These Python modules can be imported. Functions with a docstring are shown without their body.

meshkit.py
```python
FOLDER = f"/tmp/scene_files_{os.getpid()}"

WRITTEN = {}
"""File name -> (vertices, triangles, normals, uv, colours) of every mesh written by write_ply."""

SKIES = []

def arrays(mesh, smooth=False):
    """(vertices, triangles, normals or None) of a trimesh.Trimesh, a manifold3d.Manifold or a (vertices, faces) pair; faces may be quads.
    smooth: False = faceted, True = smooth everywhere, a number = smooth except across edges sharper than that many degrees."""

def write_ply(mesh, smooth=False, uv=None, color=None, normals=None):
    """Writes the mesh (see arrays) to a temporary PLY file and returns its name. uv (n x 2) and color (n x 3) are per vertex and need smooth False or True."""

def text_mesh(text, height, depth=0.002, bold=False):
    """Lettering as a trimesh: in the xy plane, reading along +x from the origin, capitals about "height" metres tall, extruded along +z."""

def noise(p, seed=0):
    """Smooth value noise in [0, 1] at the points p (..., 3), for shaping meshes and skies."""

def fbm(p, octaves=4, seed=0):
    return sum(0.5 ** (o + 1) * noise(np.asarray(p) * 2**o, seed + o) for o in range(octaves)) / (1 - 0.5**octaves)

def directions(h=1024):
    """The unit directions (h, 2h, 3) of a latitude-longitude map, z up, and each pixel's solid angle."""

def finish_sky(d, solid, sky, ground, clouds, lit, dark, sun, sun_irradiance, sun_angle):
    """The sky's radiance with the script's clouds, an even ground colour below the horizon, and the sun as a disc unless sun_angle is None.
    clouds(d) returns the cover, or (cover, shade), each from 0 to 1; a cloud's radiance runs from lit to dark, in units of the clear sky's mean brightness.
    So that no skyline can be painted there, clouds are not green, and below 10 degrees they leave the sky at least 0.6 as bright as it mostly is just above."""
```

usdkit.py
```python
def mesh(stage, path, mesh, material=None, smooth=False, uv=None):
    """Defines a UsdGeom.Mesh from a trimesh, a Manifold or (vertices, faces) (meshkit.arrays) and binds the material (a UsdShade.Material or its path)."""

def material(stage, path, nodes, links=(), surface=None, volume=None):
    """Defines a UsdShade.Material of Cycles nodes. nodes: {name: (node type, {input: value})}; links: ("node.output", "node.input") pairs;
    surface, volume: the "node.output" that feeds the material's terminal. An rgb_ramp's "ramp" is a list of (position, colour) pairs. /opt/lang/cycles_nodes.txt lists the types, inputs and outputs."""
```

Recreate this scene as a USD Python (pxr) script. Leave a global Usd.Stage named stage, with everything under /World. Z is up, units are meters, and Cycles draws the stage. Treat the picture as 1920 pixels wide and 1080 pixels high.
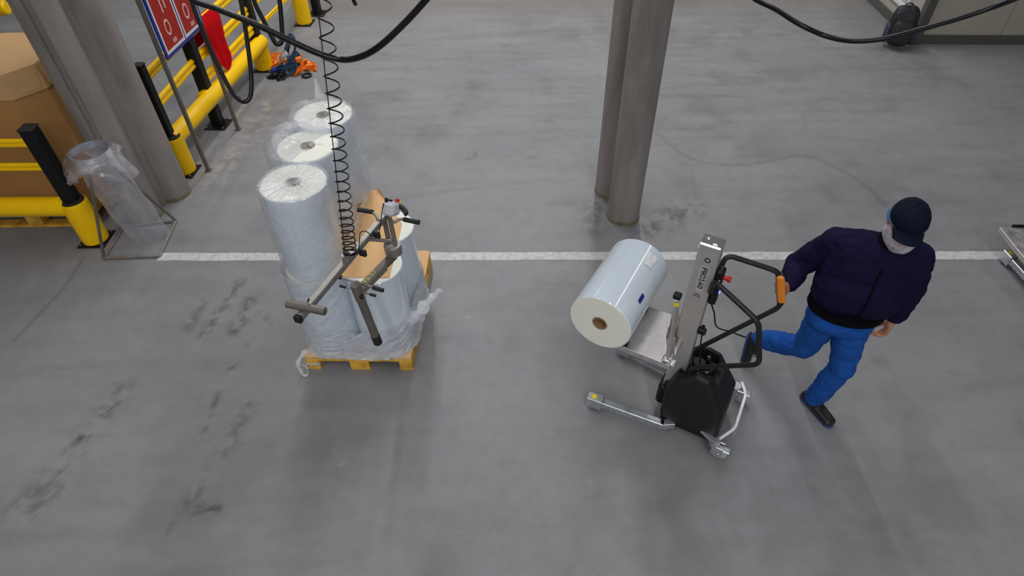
import math, random
import numpy as np
import trimesh
import manifold3d as m3
from manifold3d import Manifold
from shapely.geometry import Polygon, Point, LineString, MultiPoint
from shapely.ops import unary_union
from pxr import Usd, UsdGeom, UsdLux, UsdShade, Gf, Sdf, Vt
import usdkit, meshkit

rng = np.random.default_rng(7)
stage = Usd.Stage.CreateInMemory()
UsdGeom.SetStageUpAxis(stage, UsdGeom.Tokens.z)
UsdGeom.SetStageMetersPerUnit(stage, 1.0)
world = UsdGeom.Xform.Define(stage, '/World')
stage.SetDefaultPrim(world.GetPrim())

# ------------------------------------------------------------------ camera
F_PX, PITCH, ROLL, CAM_H = 1180.74, 0.779027, 0.01487, 3.7813
cp, sp = math.cos(PITCH), math.sin(PITCH)
r0, d0 = np.array([1., 0, 0]), np.array([0, -sp, -cp])
FW = np.array([0, cp, -sp])
RT = math.cos(ROLL) * r0 + math.sin(ROLL) * d0
DN = -math.sin(ROLL) * r0 + math.cos(ROLL) * d0
EYE = np.array([0, 0, CAM_H])
cam = UsdGeom.Camera.Define(stage, '/World/camera')
mtx = Gf.Matrix4d(*RT, 0, *(-DN), 0, *(-FW), 0, *EYE, 1)
cam.AddTransformOp().Set(mtx)
cam.CreateHorizontalApertureAttr(36.0)
cam.CreateVerticalApertureAttr(36.0 * 9 / 16)
cam.CreateFocalLengthAttr(36.0 * F_PX / 1920)
cam.CreateClippingRangeAttr(Gf.Vec2f(0.05, 200))
cam.CreateFStopAttr(2.8)
cam.CreateFocusDistanceAttr(4.1)
cam.CreateExposureAttr(0.0)

# ------------------------------------------------------------------ lamps: rows of linear high-bay luminaires under the hall ceiling
LAMP_Z = 7.0
LAMPS = [(x, y) for y in (-5.4, -1.4, 2.8, 7.0, 11.2) for x in (-6.4, -2.0, 1.6, 6.4)]  # frontmost row is added fill to brighten upright faces
LAMP_POWER = {-5.4: 46.0, -1.4: 19.0, 2.8: 6.5, 7.0: 26.0, 11.2: 57.0}
LAMP_COL = {-6.4: 0.31, -2.0: 1.12, 1.6: 1.22, 6.4: 0.25}
LAMP_L, LAMP_W = 3.9, 0.20
for i, (lx, ly) in enumerate(LAMPS):
    l = UsdLux.RectLight.Define(stage, f'/World/lamp_light_{i:03d}')
    l.AddTranslateOp().Set(Gf.Vec3d(lx, ly, LAMP_Z - 0.012))
    l.CreateWidthAttr(LAMP_W - 0.04)
    l.CreateHeightAttr(LAMP_L - 0.04)
    l.CreateNormalizeAttr(True)
    l.CreateIntensityAttr(LAMP_POWER[ly] * LAMP_COL[lx])
    l.CreateColorAttr(Gf.Vec3f(0.985, 0.995, 1.02))

def pix(u, v):
    return (u - 960) * RT + (v - 540) * DN + F_PX * FW
def at(u, v, z=0.0):                      # where the sight line of a photo pixel meets the height z
    w = pix(u, v); return EYE + w * (z - CAM_H) / w[2]
def ony(u, v, y):                         # ... meets the plane y
    w = pix(u, v); return EYE + w * y / w[1]
def atd(u, v, d):                         # ... at depth d
    return EYE + pix(u, v) / F_PX * d

# ------------------------------------------------------------------ materials
LK = '/World/Looks'
UsdGeom.Scope.Define(stage, LK)
MATS = {}
def mat(name, color, rough=0.5, metal=0.0, noise=0.0, nscale=8.0, bump=0.0, bscale=60.0, rvar=0.0, stretch=(1, 1, 1), dark=None, **kw):
    nodes = {'p': ('principled_bsdf', dict(base_color=color, roughness=rough, metallic=metal, **kw)), 'tc': ('texture_coordinate', {}), 'mp': ('mapping', {'scale': stretch})}
    links = [('tc.object', 'mp.vector')]
    if noise > 0:
        lo = dark if dark is not None else tuple(c * (1 - noise) for c in color)
        hi = tuple(min(1, c * (1 + noise * 0.5)) for c in color)
        nodes['n'] = ('noise_texture', {'scale': nscale, 'detail': 6.0, 'roughness': 0.62})
        nodes['r'] = ('rgb_ramp', {'ramp': [(0.3, lo), (0.52, color), (0.72, hi)]})
        links += [('mp.vector', 'n.vector'), ('n.fac', 'r.fac'), ('r.color', 'p.base_color')]
        if rvar > 0:
            nodes['mr'] = ('map_range', {'from_min': 0.3, 'from_max': 0.7, 'to_min': rough - rvar, 'to_max': rough + rvar})
            links += [('n.fac', 'mr.value'), ('mr.result', 'p.roughness')]
    if bump > 0:
        nodes['bn'] = ('noise_texture', {'scale': bscale, 'detail': 4.0})
        nodes['b'] = ('bump', {'strength': bump, 'distance': 0.01})
        links += [('mp.vector', 'bn.vector'), ('bn.fac', 'b.height'), ('b.normal', 'p.normal')]
    MATS[name] = usdkit.material(stage, f'{LK}/{name}', nodes, links, surface='p.BSDF')
    return MATS[name]

def film(name, haze, tint=(0.86, 0.89, 0.93), gloss=1.0, rough=0.12, bump=0.5, bscale=25.0):
    """clear plastic film: see-through, glossy by fresnel, with a white haze of its own"""
    nodes = {'t': ('transparent_bsdf', {'color': (0.97, 0.975, 0.985)}), 'd': ('diffuse_bsdf', {'color': tint}), 'tl': ('translucent_bsdf', {'color': tint}),
             'dd': ('mix_closure', {'fac': 0.45}), 'g': ('glossy_bsdf', {'color': (1, 1, 1), 'roughness': rough}), 'fr': ('layer_weight', {'blend': 0.5}), 'fp': ('math', {'math_type': 'power', 'value2': 3.5}),
             'fm': ('math', {'math_type': 'multiply_add', 'value2': gloss * .5, 'value3': 0.13 * gloss, 'use_clamp': True}),
             'm1': ('mix_closure', {'fac': haze}), 'm2': ('mix_closure', {}),
             'tc': ('texture_coordinate', {}), 'n': ('noise_texture', {'scale': bscale, 'detail': 5.0, 'roughness': 0.6, 'distortion': 1.2}), 'b': ('bump', {'strength': bump, 'distance': 0.02}),
             'hz': ('map_range', {'from_min': 0.35, 'from_max': 0.7, 'to_min': haze * 0.55, 'to_max': min(1, haze * 1.6), 'clamp': True})}
    links = [('tc.object', 'n.vector'), ('n.fac', 'b.height'), ('b.normal', 'g.normal'), ('b.normal', 'fr.normal'), ('d.BSDF', 'dd.closure1'), ('tl.BSDF', 'dd.closure2'),
             ('n.fac', 'hz.value'), ('hz.result', 'm1.fac'), ('t.BSDF', 'm1.closure1'), ('dd.closure', 'm1.closure2'),
             ('fr.facing', 'fp.value1'), ('fp.value', 'fm.value1'), ('fm.value', 'm2.fac'), ('m1.closure', 'm2.closure1'), ('g.BSDF', 'm2.closure2')]
    MATS[name] = usdkit.material(stage, f'{LK}/{name}', nodes, links, surface='m2.closure')

mat('concrete', (0.265, 0.235, 0.22), 0.62, noise=0.42, nscale=3.4, stretch=(1, 1, 0.2), bump=0.12, bscale=40)
mat('column_foot', (0.20, 0.17, 0.10), 0.8, noise=0.5, nscale=14)
mat('wall_paint', (0.60, 0.59, 0.57), 0.7, noise=0.06, nscale=1.0)
mat('ceiling_paint', (0.55, 0.55, 0.54), 0.8)
mat('yellow', (1.0, 0.59, 0.0), 0.36, specular_ior_level=0.3, noise=0.06, nscale=5)
mat('yellow_wood', (0.72, 0.40, 0.045), 0.65, noise=0.45, nscale=9, stretch=(1, 1, 1), bump=0.15)
mat('raw_wood', (0.60, 0.42, 0.20), 0.75, noise=0.35, nscale=12)
mat('black', (0.008, 0.008, 0.0085), 0.45, specular_ior_level=0.25)
mat('black_rubber', (0.009, 0.009, 0.010), 0.6)
mat('hose_black', (0.006, 0.005, 0.007), 0.22, specular_ior_level=0.28)
mat('hood_black', (0.009, 0.009, 0.0095), 0.5, specular_ior_level=0.35, bump=0.06, bscale=220)
mat('tube_black', (0.013, 0.014, 0.013), 0.4, specular_ior_level=0.35)
mat('steel', (0.34, 0.315, 0.29), 0.48, 0.75, noise=0.16, nscale=14, rvar=0.08)
mat('steel_dark', (0.215, 0.19, 0.165), 0.48, 0.7, noise=0.2, nscale=10)
mat('galvanised', (0.62, 0.65, 0.69), 0.33, 0.9, noise=0.1, nscale=22, rvar=0.06)
mat('chrome', (0.75, 0.72, 0.70), 0.18, 1.0)
mat('scuffed_plate', (0.58, 0.55, 0.54), 0.42, 0.75, noise=0.22, nscale=11, rvar=0.14)
mat('mast_alu', (0.50, 0.475, 0.45), 0.45, 0.55, noise=0.05, nscale=5)
mat('kraft_shaded', (0.40, 0.205, 0.062), 0.8, noise=0.06, nscale=3)  # bin body, darkened to hold the shade that falls on its sides
mat('kraft_light', (0.76, 0.46, 0.21), 0.8, noise=0.05, nscale=4)
mat('kraft_lid', (0.53, 0.325, 0.145), 0.8, noise=0.05, nscale=4)
mat('kraft_edge', (0.33, 0.18, 0.08), 0.9)
mat('roll_film', (0.70, 0.79, 0.87), 0.2, coat_weight=1.0, coat_roughness=0.035, coat_ior=2.1)
mat('roll_end', (0.84, 0.83, 0.73), 0.42, noise=0.03, nscale=20)
mat('core_brown', (0.27, 0.17, 0.085), 0.8)
mat('label_white', (0.78, 0.77, 0.80), 0.4)
mat('label_blue', (0.006, 0.010, 0.19), 0.4)
mat('label_grey', (0.43, 0.42, 0.45), 0.45)
mat('ink_black', (0.012, 0.012, 0.016), 0.5)
mat('ink_purple', (0.10, 0.06, 0.16), 0.5)
mat('ink_yellow', (0.66, 0.58, 0.06), 0.5)
mat('sticker_yellow', (0.72, 0.60, 0.03), 0.5)
mat('sign_blue', (0.006, 0.028, 0.27), 0.35)
mat('sign_red', (0.40, 0.022, 0.012), 0.45, specular_ior_level=0.2)
mat('sign_white', (0.74, 0.71, 0.72), 0.45)
mat('sign_pink', (0.80, 0.52, 0.47), 0.5)
mat('cloth_red', (0.58, 0.002, 0.004), 0.85, specular_ior_level=0.1, noise=0.12, nscale=10)
mat('orange', (0.86, 0.20, 0.008), 0.6)
mat('orange_grip', (0.72, 0.235, 0.02), 0.45)
mat('strap_blue', (0.02, 0.06, 0.12), 0.7, noise=0.3, nscale=25)
mat('bright_blue', (0.02, 0.05, 0.42), 0.5)
mat('strap_grey', (0.42, 0.42, 0.42), 0.5)
mat('box_grey', (0.55, 0.57, 0.60), 0.4)
mat('button_red', (0.55, 0.006, 0.008), 0.35)
mat('panel_beige', (0.40, 0.37, 0.315), 0.5, noise=0.03, nscale=2)
mat('frame_grey', (0.085, 0.083, 0.076), 0.45)
mat('frame_white', (0.66, 0.68, 0.68), 0.4)
mat('bag_black', (0.009, 0.009, 0.012), 0.55, bump=0.2, bscale=30)
mat('bag_blue', (0.025, 0.033, 0.055), 0.5)
mat('line_paint', (0.55, 0.545, 0.53), 0.5, noise=0.32, nscale=22, dark=(0.36, 0.355, 0.34), bump=0.05)
mat('skin', (0.42, 0.19, 0.11), 0.5, noise=0.08, nscale=12)
mat('lips', (0.36, 0.10, 0.08), 0.45)
mat('eye_white', (0.75, 0.73, 0.70), 0.25)
mat('hair_dark', (0.05, 0.04, 0.035), 0.7)
mat('jacket', (0.0062, 0.0042, 0.027), 0.8, specular_ior_level=0.12, noise=0.22, nscale=7, bump=0.12, bscale=30)
mat('jacket_rib', (0.003, 0.003, 0.005), 0.9, specular_ior_level=0.1, bump=0.1, bscale=150)
mat('trousers', (0.011, 0.080, 0.345), 0.8, specular_ior_level=0.15, noise=0.2, nscale=6, bump=0.12, bscale=28)
mat('cap_navy', (0.0035, 0.0065, 0.017), 0.8, specular_ior_level=0.12, bump=0.05, bscale=200)
mat('shoe', (0.013, 0.012, 0.014), 0.35)
mat('sole_blue', (0.02, 0.05, 0.20), 0.6)
mat('seam', (0.02, 0.02, 0.02), 0.8)
film('hairnet', 0.75, tint=(0.03, 0.30, 0.72), gloss=0.1, rough=0.4, bump=0.2, bscale=80)
film('beard_net', 0.60, tint=(0.86, 0.83, 0.90), gloss=0.12, rough=0.5, bump=0.5, bscale=60)
film('bag_film', 0.25, tint=(0.90, 0.93, 0.97), gloss=1.0, rough=0.07, bump=1.0, bscale=17)
film('stand_bag', 0.12, tint=(0.68, 0.70, 0.80), gloss=1.2, rough=0.07, bump=1.0, bscale=14)
film('wrap_film', 0.46, tint=(0.93, 0.95, 0.99), gloss=1.1, rough=0.09, bump=0.45, bscale=15)
film('wrap_tail', 0.62, tint=(0.92, 0.93, 0.96), gloss=0.6, rough=0.2, bump=0.6, bscale=30)
MATS['led_blue'] = usdkit.material(stage, f'{LK}/led_blue', {'e': ('emission', {'color': (0.12, 0.14, 1.0), 'strength': 3.0})}, surface='e.emission')
MATS['lamp_glow'] = usdkit.material(stage, f'{LK}/lamp_glow', {'e': ('emission', {'color': (1.0, 0.96, 0.92), 'strength': 6.0})}, surface='e.emission')

# ------------------------------------------------------------------ scene helpers
used = {}
ORG = {}
def numbered(parent, name):
    k = used.get((parent, name), 0); used[(parent, name)] = k + 1
    return f'{parent}/{name}' if k == 0 else f'{parent}/{name}_{k:03d}'
def meta(prim, label=None, cat=None, group=None, kind=None):
    for k, v in (('label', label), ('category', cat), ('group', group), ('kind', kind)):
        if v: prim.SetCustomDataByKey(k, v)
    return prim
def thing(name, label, cat, loc=(0, 0, 0), rotz=0.0, group=None, kind=None):
    p = numbered('/World', name)
    x = UsdGeom.Xform.Define(stage, p)
    x.AddTranslateOp().Set(Gf.Vec3d(*map(float, loc)))
    if rotz: x.AddRotateZOp().Set(math.degrees(rotz))
    ORG[p] = (np.array(loc, float), rotz)
    meta(x.GetPrim(), label, cat, group, kind)
    return p
def tri(m):
    if isinstance(m, (list,)):
        return trimesh.util.concatenate([tri(a) for a in m])
    if hasattr(m, 'to_mesh'):
        q = m.to_mesh(); return trimesh.Trimesh(np.array(q.vert_properties[:, :3]), np.array(q.tri_verts), process=False)
    return m
def part(name, m, material, parent, smooth=30, label=None, local=False, kind=None):
    """one mesh; world coordinates unless local=True"""
    m = tri(m).copy()
    root = parent
    while root.count('/') > 2: root = root.rpartition('/')[0]
    if not local and root in ORG:
        o, rz = ORG[root]
        v = m.vertices - o
        if rz:
            c, s = math.cos(-rz), math.sin(-rz); v = v @ np.array([[c, -s, 0], [s, c, 0], [0, 0, 1]]).T
        m = trimesh.Trimesh(v, m.faces, process=False)
    p = numbered(parent, name)
    pr = usdkit.mesh(stage, p, m, MATS[material], smooth=smooth)
    meta(pr.GetPrim(), label, None, None, kind)
    return p
def solo(name, m, material, label=None, cat=None, group=None, kind=None, smooth=30):
    p = part(name, m, material, '/World', smooth)
    meta(stage.GetPrimAtPath(p), label, cat, group, kind)
    return p
def dup(src, loc, label, group=None, rotz=None):
    s = stage.GetPrimAtPath(src); was = s.GetCustomData()
    o, rz = ORG[src]
    p = thing(s.GetName().rstrip('0123456789').rstrip('_'), label, was['category'], loc, rz if rotz is None else rotz, group or was.get('group'))
    pr = stage.GetPrimAtPath(p); pr.GetReferences().AddInternalReference(src); pr.SetInstanceable(True)
    return p

# ------------------------------------------------------------------ shape helpers
V3 = lambda *a: np.array(a, float)
def unit(v): v = np.asarray(v, float); return v / max(1e-12, np.linalg.norm(v))
def cbox(sx, sy, sz, c=(0, 0, 0), b=0.004, rz=0.0):
    b = min(b, sx * .49, sy * .49, sz * .49)
    P = []
    for i in (-1, 1):
        for j in (-1, 1):
            for k in (-1, 1):
                x, y, z = i * sx / 2, j * sy / 2, k * sz / 2
                P += [(x - i * b, y - j * b, z), (x - i * b, y, z - k * b), (x, y - j * b, z - k * b)]
    m = trimesh.convex.convex_hull(np.array(P))
    if rz: m.apply_transform(trimesh.transformations.rotation_matrix(rz, [0, 0, 1]))
    m.apply_translation(c); return m
def frame_of(d, up=(0, 0, 1)):
    d = unit(d); up = np.asarray(up, float)
    if abs(d @ up) > 0.98: up = V3(0, 1, 0)
    x = unit(np.cross(up, d)); y = np.cross(d, x)
    return x, y, d
def bar(p, q, w, h, b=0.003, up=(0, 0, 1)):       # rectangular bar from p to q, w sideways, h along up
    p, q = np.asarray(p, float), np.asarray(q, float)
    x, y, d = frame_of(q - p, up); m = cbox(w, h, np.linalg.norm(q - p), b=b)
    T = np.eye(4); T[:3, 0], T[:3, 1], T[:3, 2], T[:3, 3] = x, y, d, (p + q) / 2
    m.apply_transform(T); return m
def cyl(p, q, r, r2=None, n=24, bev=0.0):
    p, q = np.asarray(p, float), np.asarray(q, float); r2 = r if r2 is None else r2
    L = np.linalg.norm(q - p)
    prof = [(0, 0), (r - bev, 0), (r, bev), (r2, L - bev), (r2 - bev, L), (0, L)] if bev else [(0, 0), (r, 0), (r2, L), (0, L)]
    return lathe(prof, n, p, q - p)
def lathe(prof, n=32, org=(0, 0, 0), axis=(0, 0, 1)):
    m = trimesh.creation.revolve(np.array(prof, float), sections=n)
    x, y, d = frame_of(axis); T = np.eye(4); T[:3, 0], T[:3, 1], T[:3, 2], T[:3, 3] = x, y, d, org
    m.apply_transform(T); return m
def smooth_path(P, n=8):                           # Catmull-Rom
    P = np.asarray(P, float); Q = np.vstack([2 * P[0] - P[1], P, 2 * P[-1] - P[-2]]); out = []
    for i in range(1, len(Q) - 2):
        a, b, c, d = Q[i - 1:i + 3]
        for t in np.linspace(0, 1, n, endpoint=False):
            out.append(0.5 * (2 * b + (c - a) * t + (2 * a - 5 * b + 4 * c - d) * t * t + (3 * b - a - 3 * c + d) * t ** 3))
    return np.array(out + [P[-1]])
def round_path(P, r=0.04, n=6):                    # polyline with rounded bends
    P = np.asarray(P, float); out = [P[0]]
    for i in range(1, len(P) - 1):
        a, b, c = P[i - 1], P[i], P[i + 1]
        rr = min(r, np.linalg.norm(a - b) * .45, np.linalg.norm(c - b) * .45)
        s, e = b + unit(a - b) * rr, b + unit(c - b) * rr
        for t in np.linspace(0, 1, n): out.append((1 - t) ** 2 * s + 2 * t * (1 - t) * b + t * t * e)
    return np.array(out + [P[-1]])
def sweep(P, r, n=12, cap=True, sq=None):
    """round tube (or sq=(w,h) flat strap) along P; r may be an array"""
    P = np.asarray(P, float); N = len(P); R = np.broadcast_to(np.asarray(r, float), (N,))
    T = np.gradient(P, axis=0); T /= np.linalg.norm(T, axis=1, keepdims=True) + 1e-12
    x, y, _ = frame_of(T[0]); rings = []
    if sq is None: ang = np.linspace(0, 2 * np.pi, n, endpoint=False); sec = np.c_[np.cos(ang), np.sin(ang)]
    else: n = 4; sec = np.array([(-.5, -.5), (.5, -.5), (.5, .5), (-.5, .5)]) * np.array(sq)
    for i in range(N):
        if i:
            x = x - T[i] * (x @ T[i]); x = unit(x); y = np.cross(T[i], x)
        k = R[i] if sq is None else 1.0
        rings.append(P[i] + k * (sec[:, :1] * x + sec[:, 1:] * y))
    v = np.vstack(rings); f = []
    for i in range(N - 1):
        for j in range(n):
            a, b = i * n + j, i * n + (j + 1) % n
            f += [(a, b, b + n), (a, b + n, a + n)]
    if cap:
        v = np.vstack([v, P[0], P[-1]]); c0, c1 = len(v) - 2, len(v) - 1
        for j in range(n):
            f += [(c0, (j + 1) % n, j), (c1, (N - 1) * n + j, (N - 1) * n + (j + 1) % n)]
    return trimesh.Trimesh(v, np.array(f), process=False)
def prism(poly, h, T=None):
    m = trimesh.creation.extrude_polygon(Polygon(poly) if not hasattr(poly, 'exterior') else poly, h, engine='earcut')
    if T is not None: m.apply_transform(T)
    return m
def basis(x, y, z, o):
    T = np.eye(4); T[:3, 0], T[:3, 1], T[:3, 2], T[:3, 3] = x, y, z, o; return T
def ball(c, r, n=16): return Manifold.sphere(r, n).translate(tuple(map(float, c)))
def hullof(balls, n=16): return Manifold.batch_hull([ball(c, r, n) for c, r in balls])
def grid_mesh(X, closed_u=False, flip=False):
    """X: (nu, nv, 3) grid of points -> quads; closed_u joins the last row to the first"""
    nu, nv, _ = X.shape; v = X.reshape(-1, 3); f = []
    i = np.arange(nu if closed_u else nu - 1)[:, None]; j = np.arange(nv - 1)[None, :]
    a = i * nv + j; b = ((i + 1) % nu) * nv + j
    f = np.concatenate([np.stack([a, b, b + 1], -1).reshape(-1, 3), np.stack([a, b + 1, a + 1], -1).reshape(-1, 3)])
    if flip: f = f[:, ::-1]
    return trimesh.Trimesh(v, f, process=False)
def bolts(pts, r=0.009, h=0.012):
    return [cyl(V3(*p), V3(*p) + V3(0, 0, h), r, n=6) for p in pts]
def stk(l, ax=-1): return np.stack(np.broadcast_arrays(*l), ax)
# ================================================================== the hall
XL, XR, YF, YB, HZ = -13.0, 14.0, -7.0, 18.0, 7.4
LINE_A, LINE_B = V3(-3.2, 4.301, 0), V3(7.0, 4.10, 0)

def floor_mesh():
    fx, fy = np.arange(-5.2, 6.2, 0.022), np.arange(0.2, 9.4, 0.022)
    gx = np.unique(np.round(np.r_[np.linspace(XL, -5.2, 10), fx, np.linspace(6.2, XR, 10)], 4))
    gy = np.unique(np.round(np.r_[np.linspace(YF, 0.2, 10), fy, np.linspace(9.4, YB, 12)], 4))
    X, Y = np.meshgrid(gx, gy, indexing='ij'); P = stk([X, Y, 0 * X], -1)
    p3 = lambda s, k=0: stk([X * s, Y * s, 0 * X + k], -1)
    n1 = .45 * meshkit.fbm(p3(8.0), 3, 3) + .55 * meshkit.fbm(p3(24.0), 4, 6); n2 = meshkit.fbm(p3(2.2, 5), 4, 11)
    dark = np.zeros_like(X); light = np.zeros_like(X); brown = np.zeros_like(X)
    def stroke(pts, w, s, blot=0.0, field='d'):        # floor mark along a polyline: worn tracks, painted shadow and reflections
        nonlocal dark, light, brown
        d = np.full(X.shape, 9e9)
        for a, b in zip(pts[:-1], pts[1:]):
            a, b = np.array(a[:2]), np.array(b[:2]); t = np.clip(((X - a[0]) * (b - a)[0] + (Y - a[1]) * (b - a)[1]) / ((b - a) @ (b - a)), 0, 1)
            d = np.minimum(d, np.hypot(X - a[0] - t * (b - a)[0], Y - a[1] - t * (b - a)[1]))
        m = s * .8 * np.exp(-(d / w) ** 2)
        if blot: m = m * np.clip((n1 - 0.5 + 0.05) * blot * 2.0, 0, 1.5)
        if field == 'd': dark = np.maximum(dark, m)
        elif field == 'l': light = np.maximum(light, m)
        else: brown = np.maximum(brown, m)
    F = lambda *uv: [at(u, v) for u, v in uv]
    # blotchy tyre grime on the left of the pallet
    for pts, w, s in [(F((385, 625), (430, 560), (450, 530)), .05, .9), (F((350, 622), (385, 560)), .045, .6), (F((440, 620), (480, 545)), .06, .8), (F((490, 590), (505, 610)), .05, .5),
                      (F((150, 820), (210, 760)), .06, .9), (F((15, 980), (90, 900), (230, 730)), .09, .55), (F((60, 960), (110, 920)), .05, .8),
                      (F((385, 805), (420, 710), (470, 640)), .025, .7), (F((430, 820), (470, 760)), .06, .6), (F((300, 1000), (310, 985)), .035, 1.3), (F((370, 960), (405, 955)), .05, 1.0), (F((350, 950), (440, 820)), .07, .45),
                      (F((880, 295), (900, 285)), .06, .7), (F((975, 290), (1000, 295)), .06, .7), (F((1105, 430), (1125, 380)), .14, .6), (F((1215, 430), (1290, 390)), .16, .8)]:
        stroke(pts, w, s, 4.0)
    # curved tyre mark behind the worker, long faint drag marks
    stroke(smooth_path(F((1225, 245), (1290, 295), (1365, 310), (1440, 303), (1510, 292), (1575, 318), (1625, 350), (1660, 385)), 8), .028, .42)
    for u, v in ((875, 594), (528, 518), (355, 602), (412, 600), (760, 625), (1105, 905), (640, 870)): stroke(F((u, v), (u + 2, v)), .016, 1.0, 0, 'l')
    stroke(F((1645, 678), (1655, 678)), .05, .5); stroke(F((158, 480), (120, 540), (25, 640)), .018, .55); stroke(F((1238, 800), (1150, 850)), .1, .2)  # round stain, floor joint, then the trolley shadow painted on the floor
    stroke(smooth_path(F((1300, 320), (1300, 350), (1320, 375)), 8), .02, .15)
    for k in range(46):
        x0, y0 = rng.uniform(-2.6, 5.5), rng.uniform(5.0, 9.3); L = rng.uniform(.5, 2.4); a = rng.normal(0, .09)
        stroke([(x0, y0), (x0 + L * math.cos(a), y0 + L * math.sin(a))], rng.uniform(.012, .04), rng.uniform(.05, .22))
    for k in range(16):
        x0, y0 = rng.uniform(-2.0, 4.8), rng.uniform(4.6, 6.6); L = rng.uniform(.3, 1.2); a = rng.normal(1.35, .25)
        stroke([(x0, y0), (x0 + L * math.cos(a), y0 + L * math.sin(a))], rng.uniform(.015, .06), rng.uniform(.05, .16))
    # pale dust by the barrier, brown tracks; far-edge bands paint in warm floor reflections
    for pts, w, s in [(F((395, 330), (450, 290), (500, 200)), .22, .9), (F((430, 250), (470, 190)), .15, .7), (F((420, 305), (480, 265)), .12, 1.0)]: stroke(pts, w, s, 3.2, 'l')
    for pts, w, s in [(F((500, 165), (430, 235)), .05, .8), (F((545, 165), (470, 250)), .05, .7), (F((520, 60), (560, 100)), .3, .3), (F((700, 38), (1140, 34)), .05, .9), (F((1260, 35), (1560, 32)), .05, .8), (F((640, 6), (1150, 8)), .35, .75), (F((1260, 4), (1600, 4)), .35, .6), (F((660, 22), (820, 20)), .04, .5)]: stroke(pts, w, s, 0, 'b')
    dark = dark + np.clip((n2 - .56) * 1.3, 0, .25)
    W = stk([np.clip(dark, 0, 1), np.clip(light, 0, 1), np.clip(brown, 0, 1)], -1)
    return grid_mesh(P), W.reshape(-1, 3)

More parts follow.
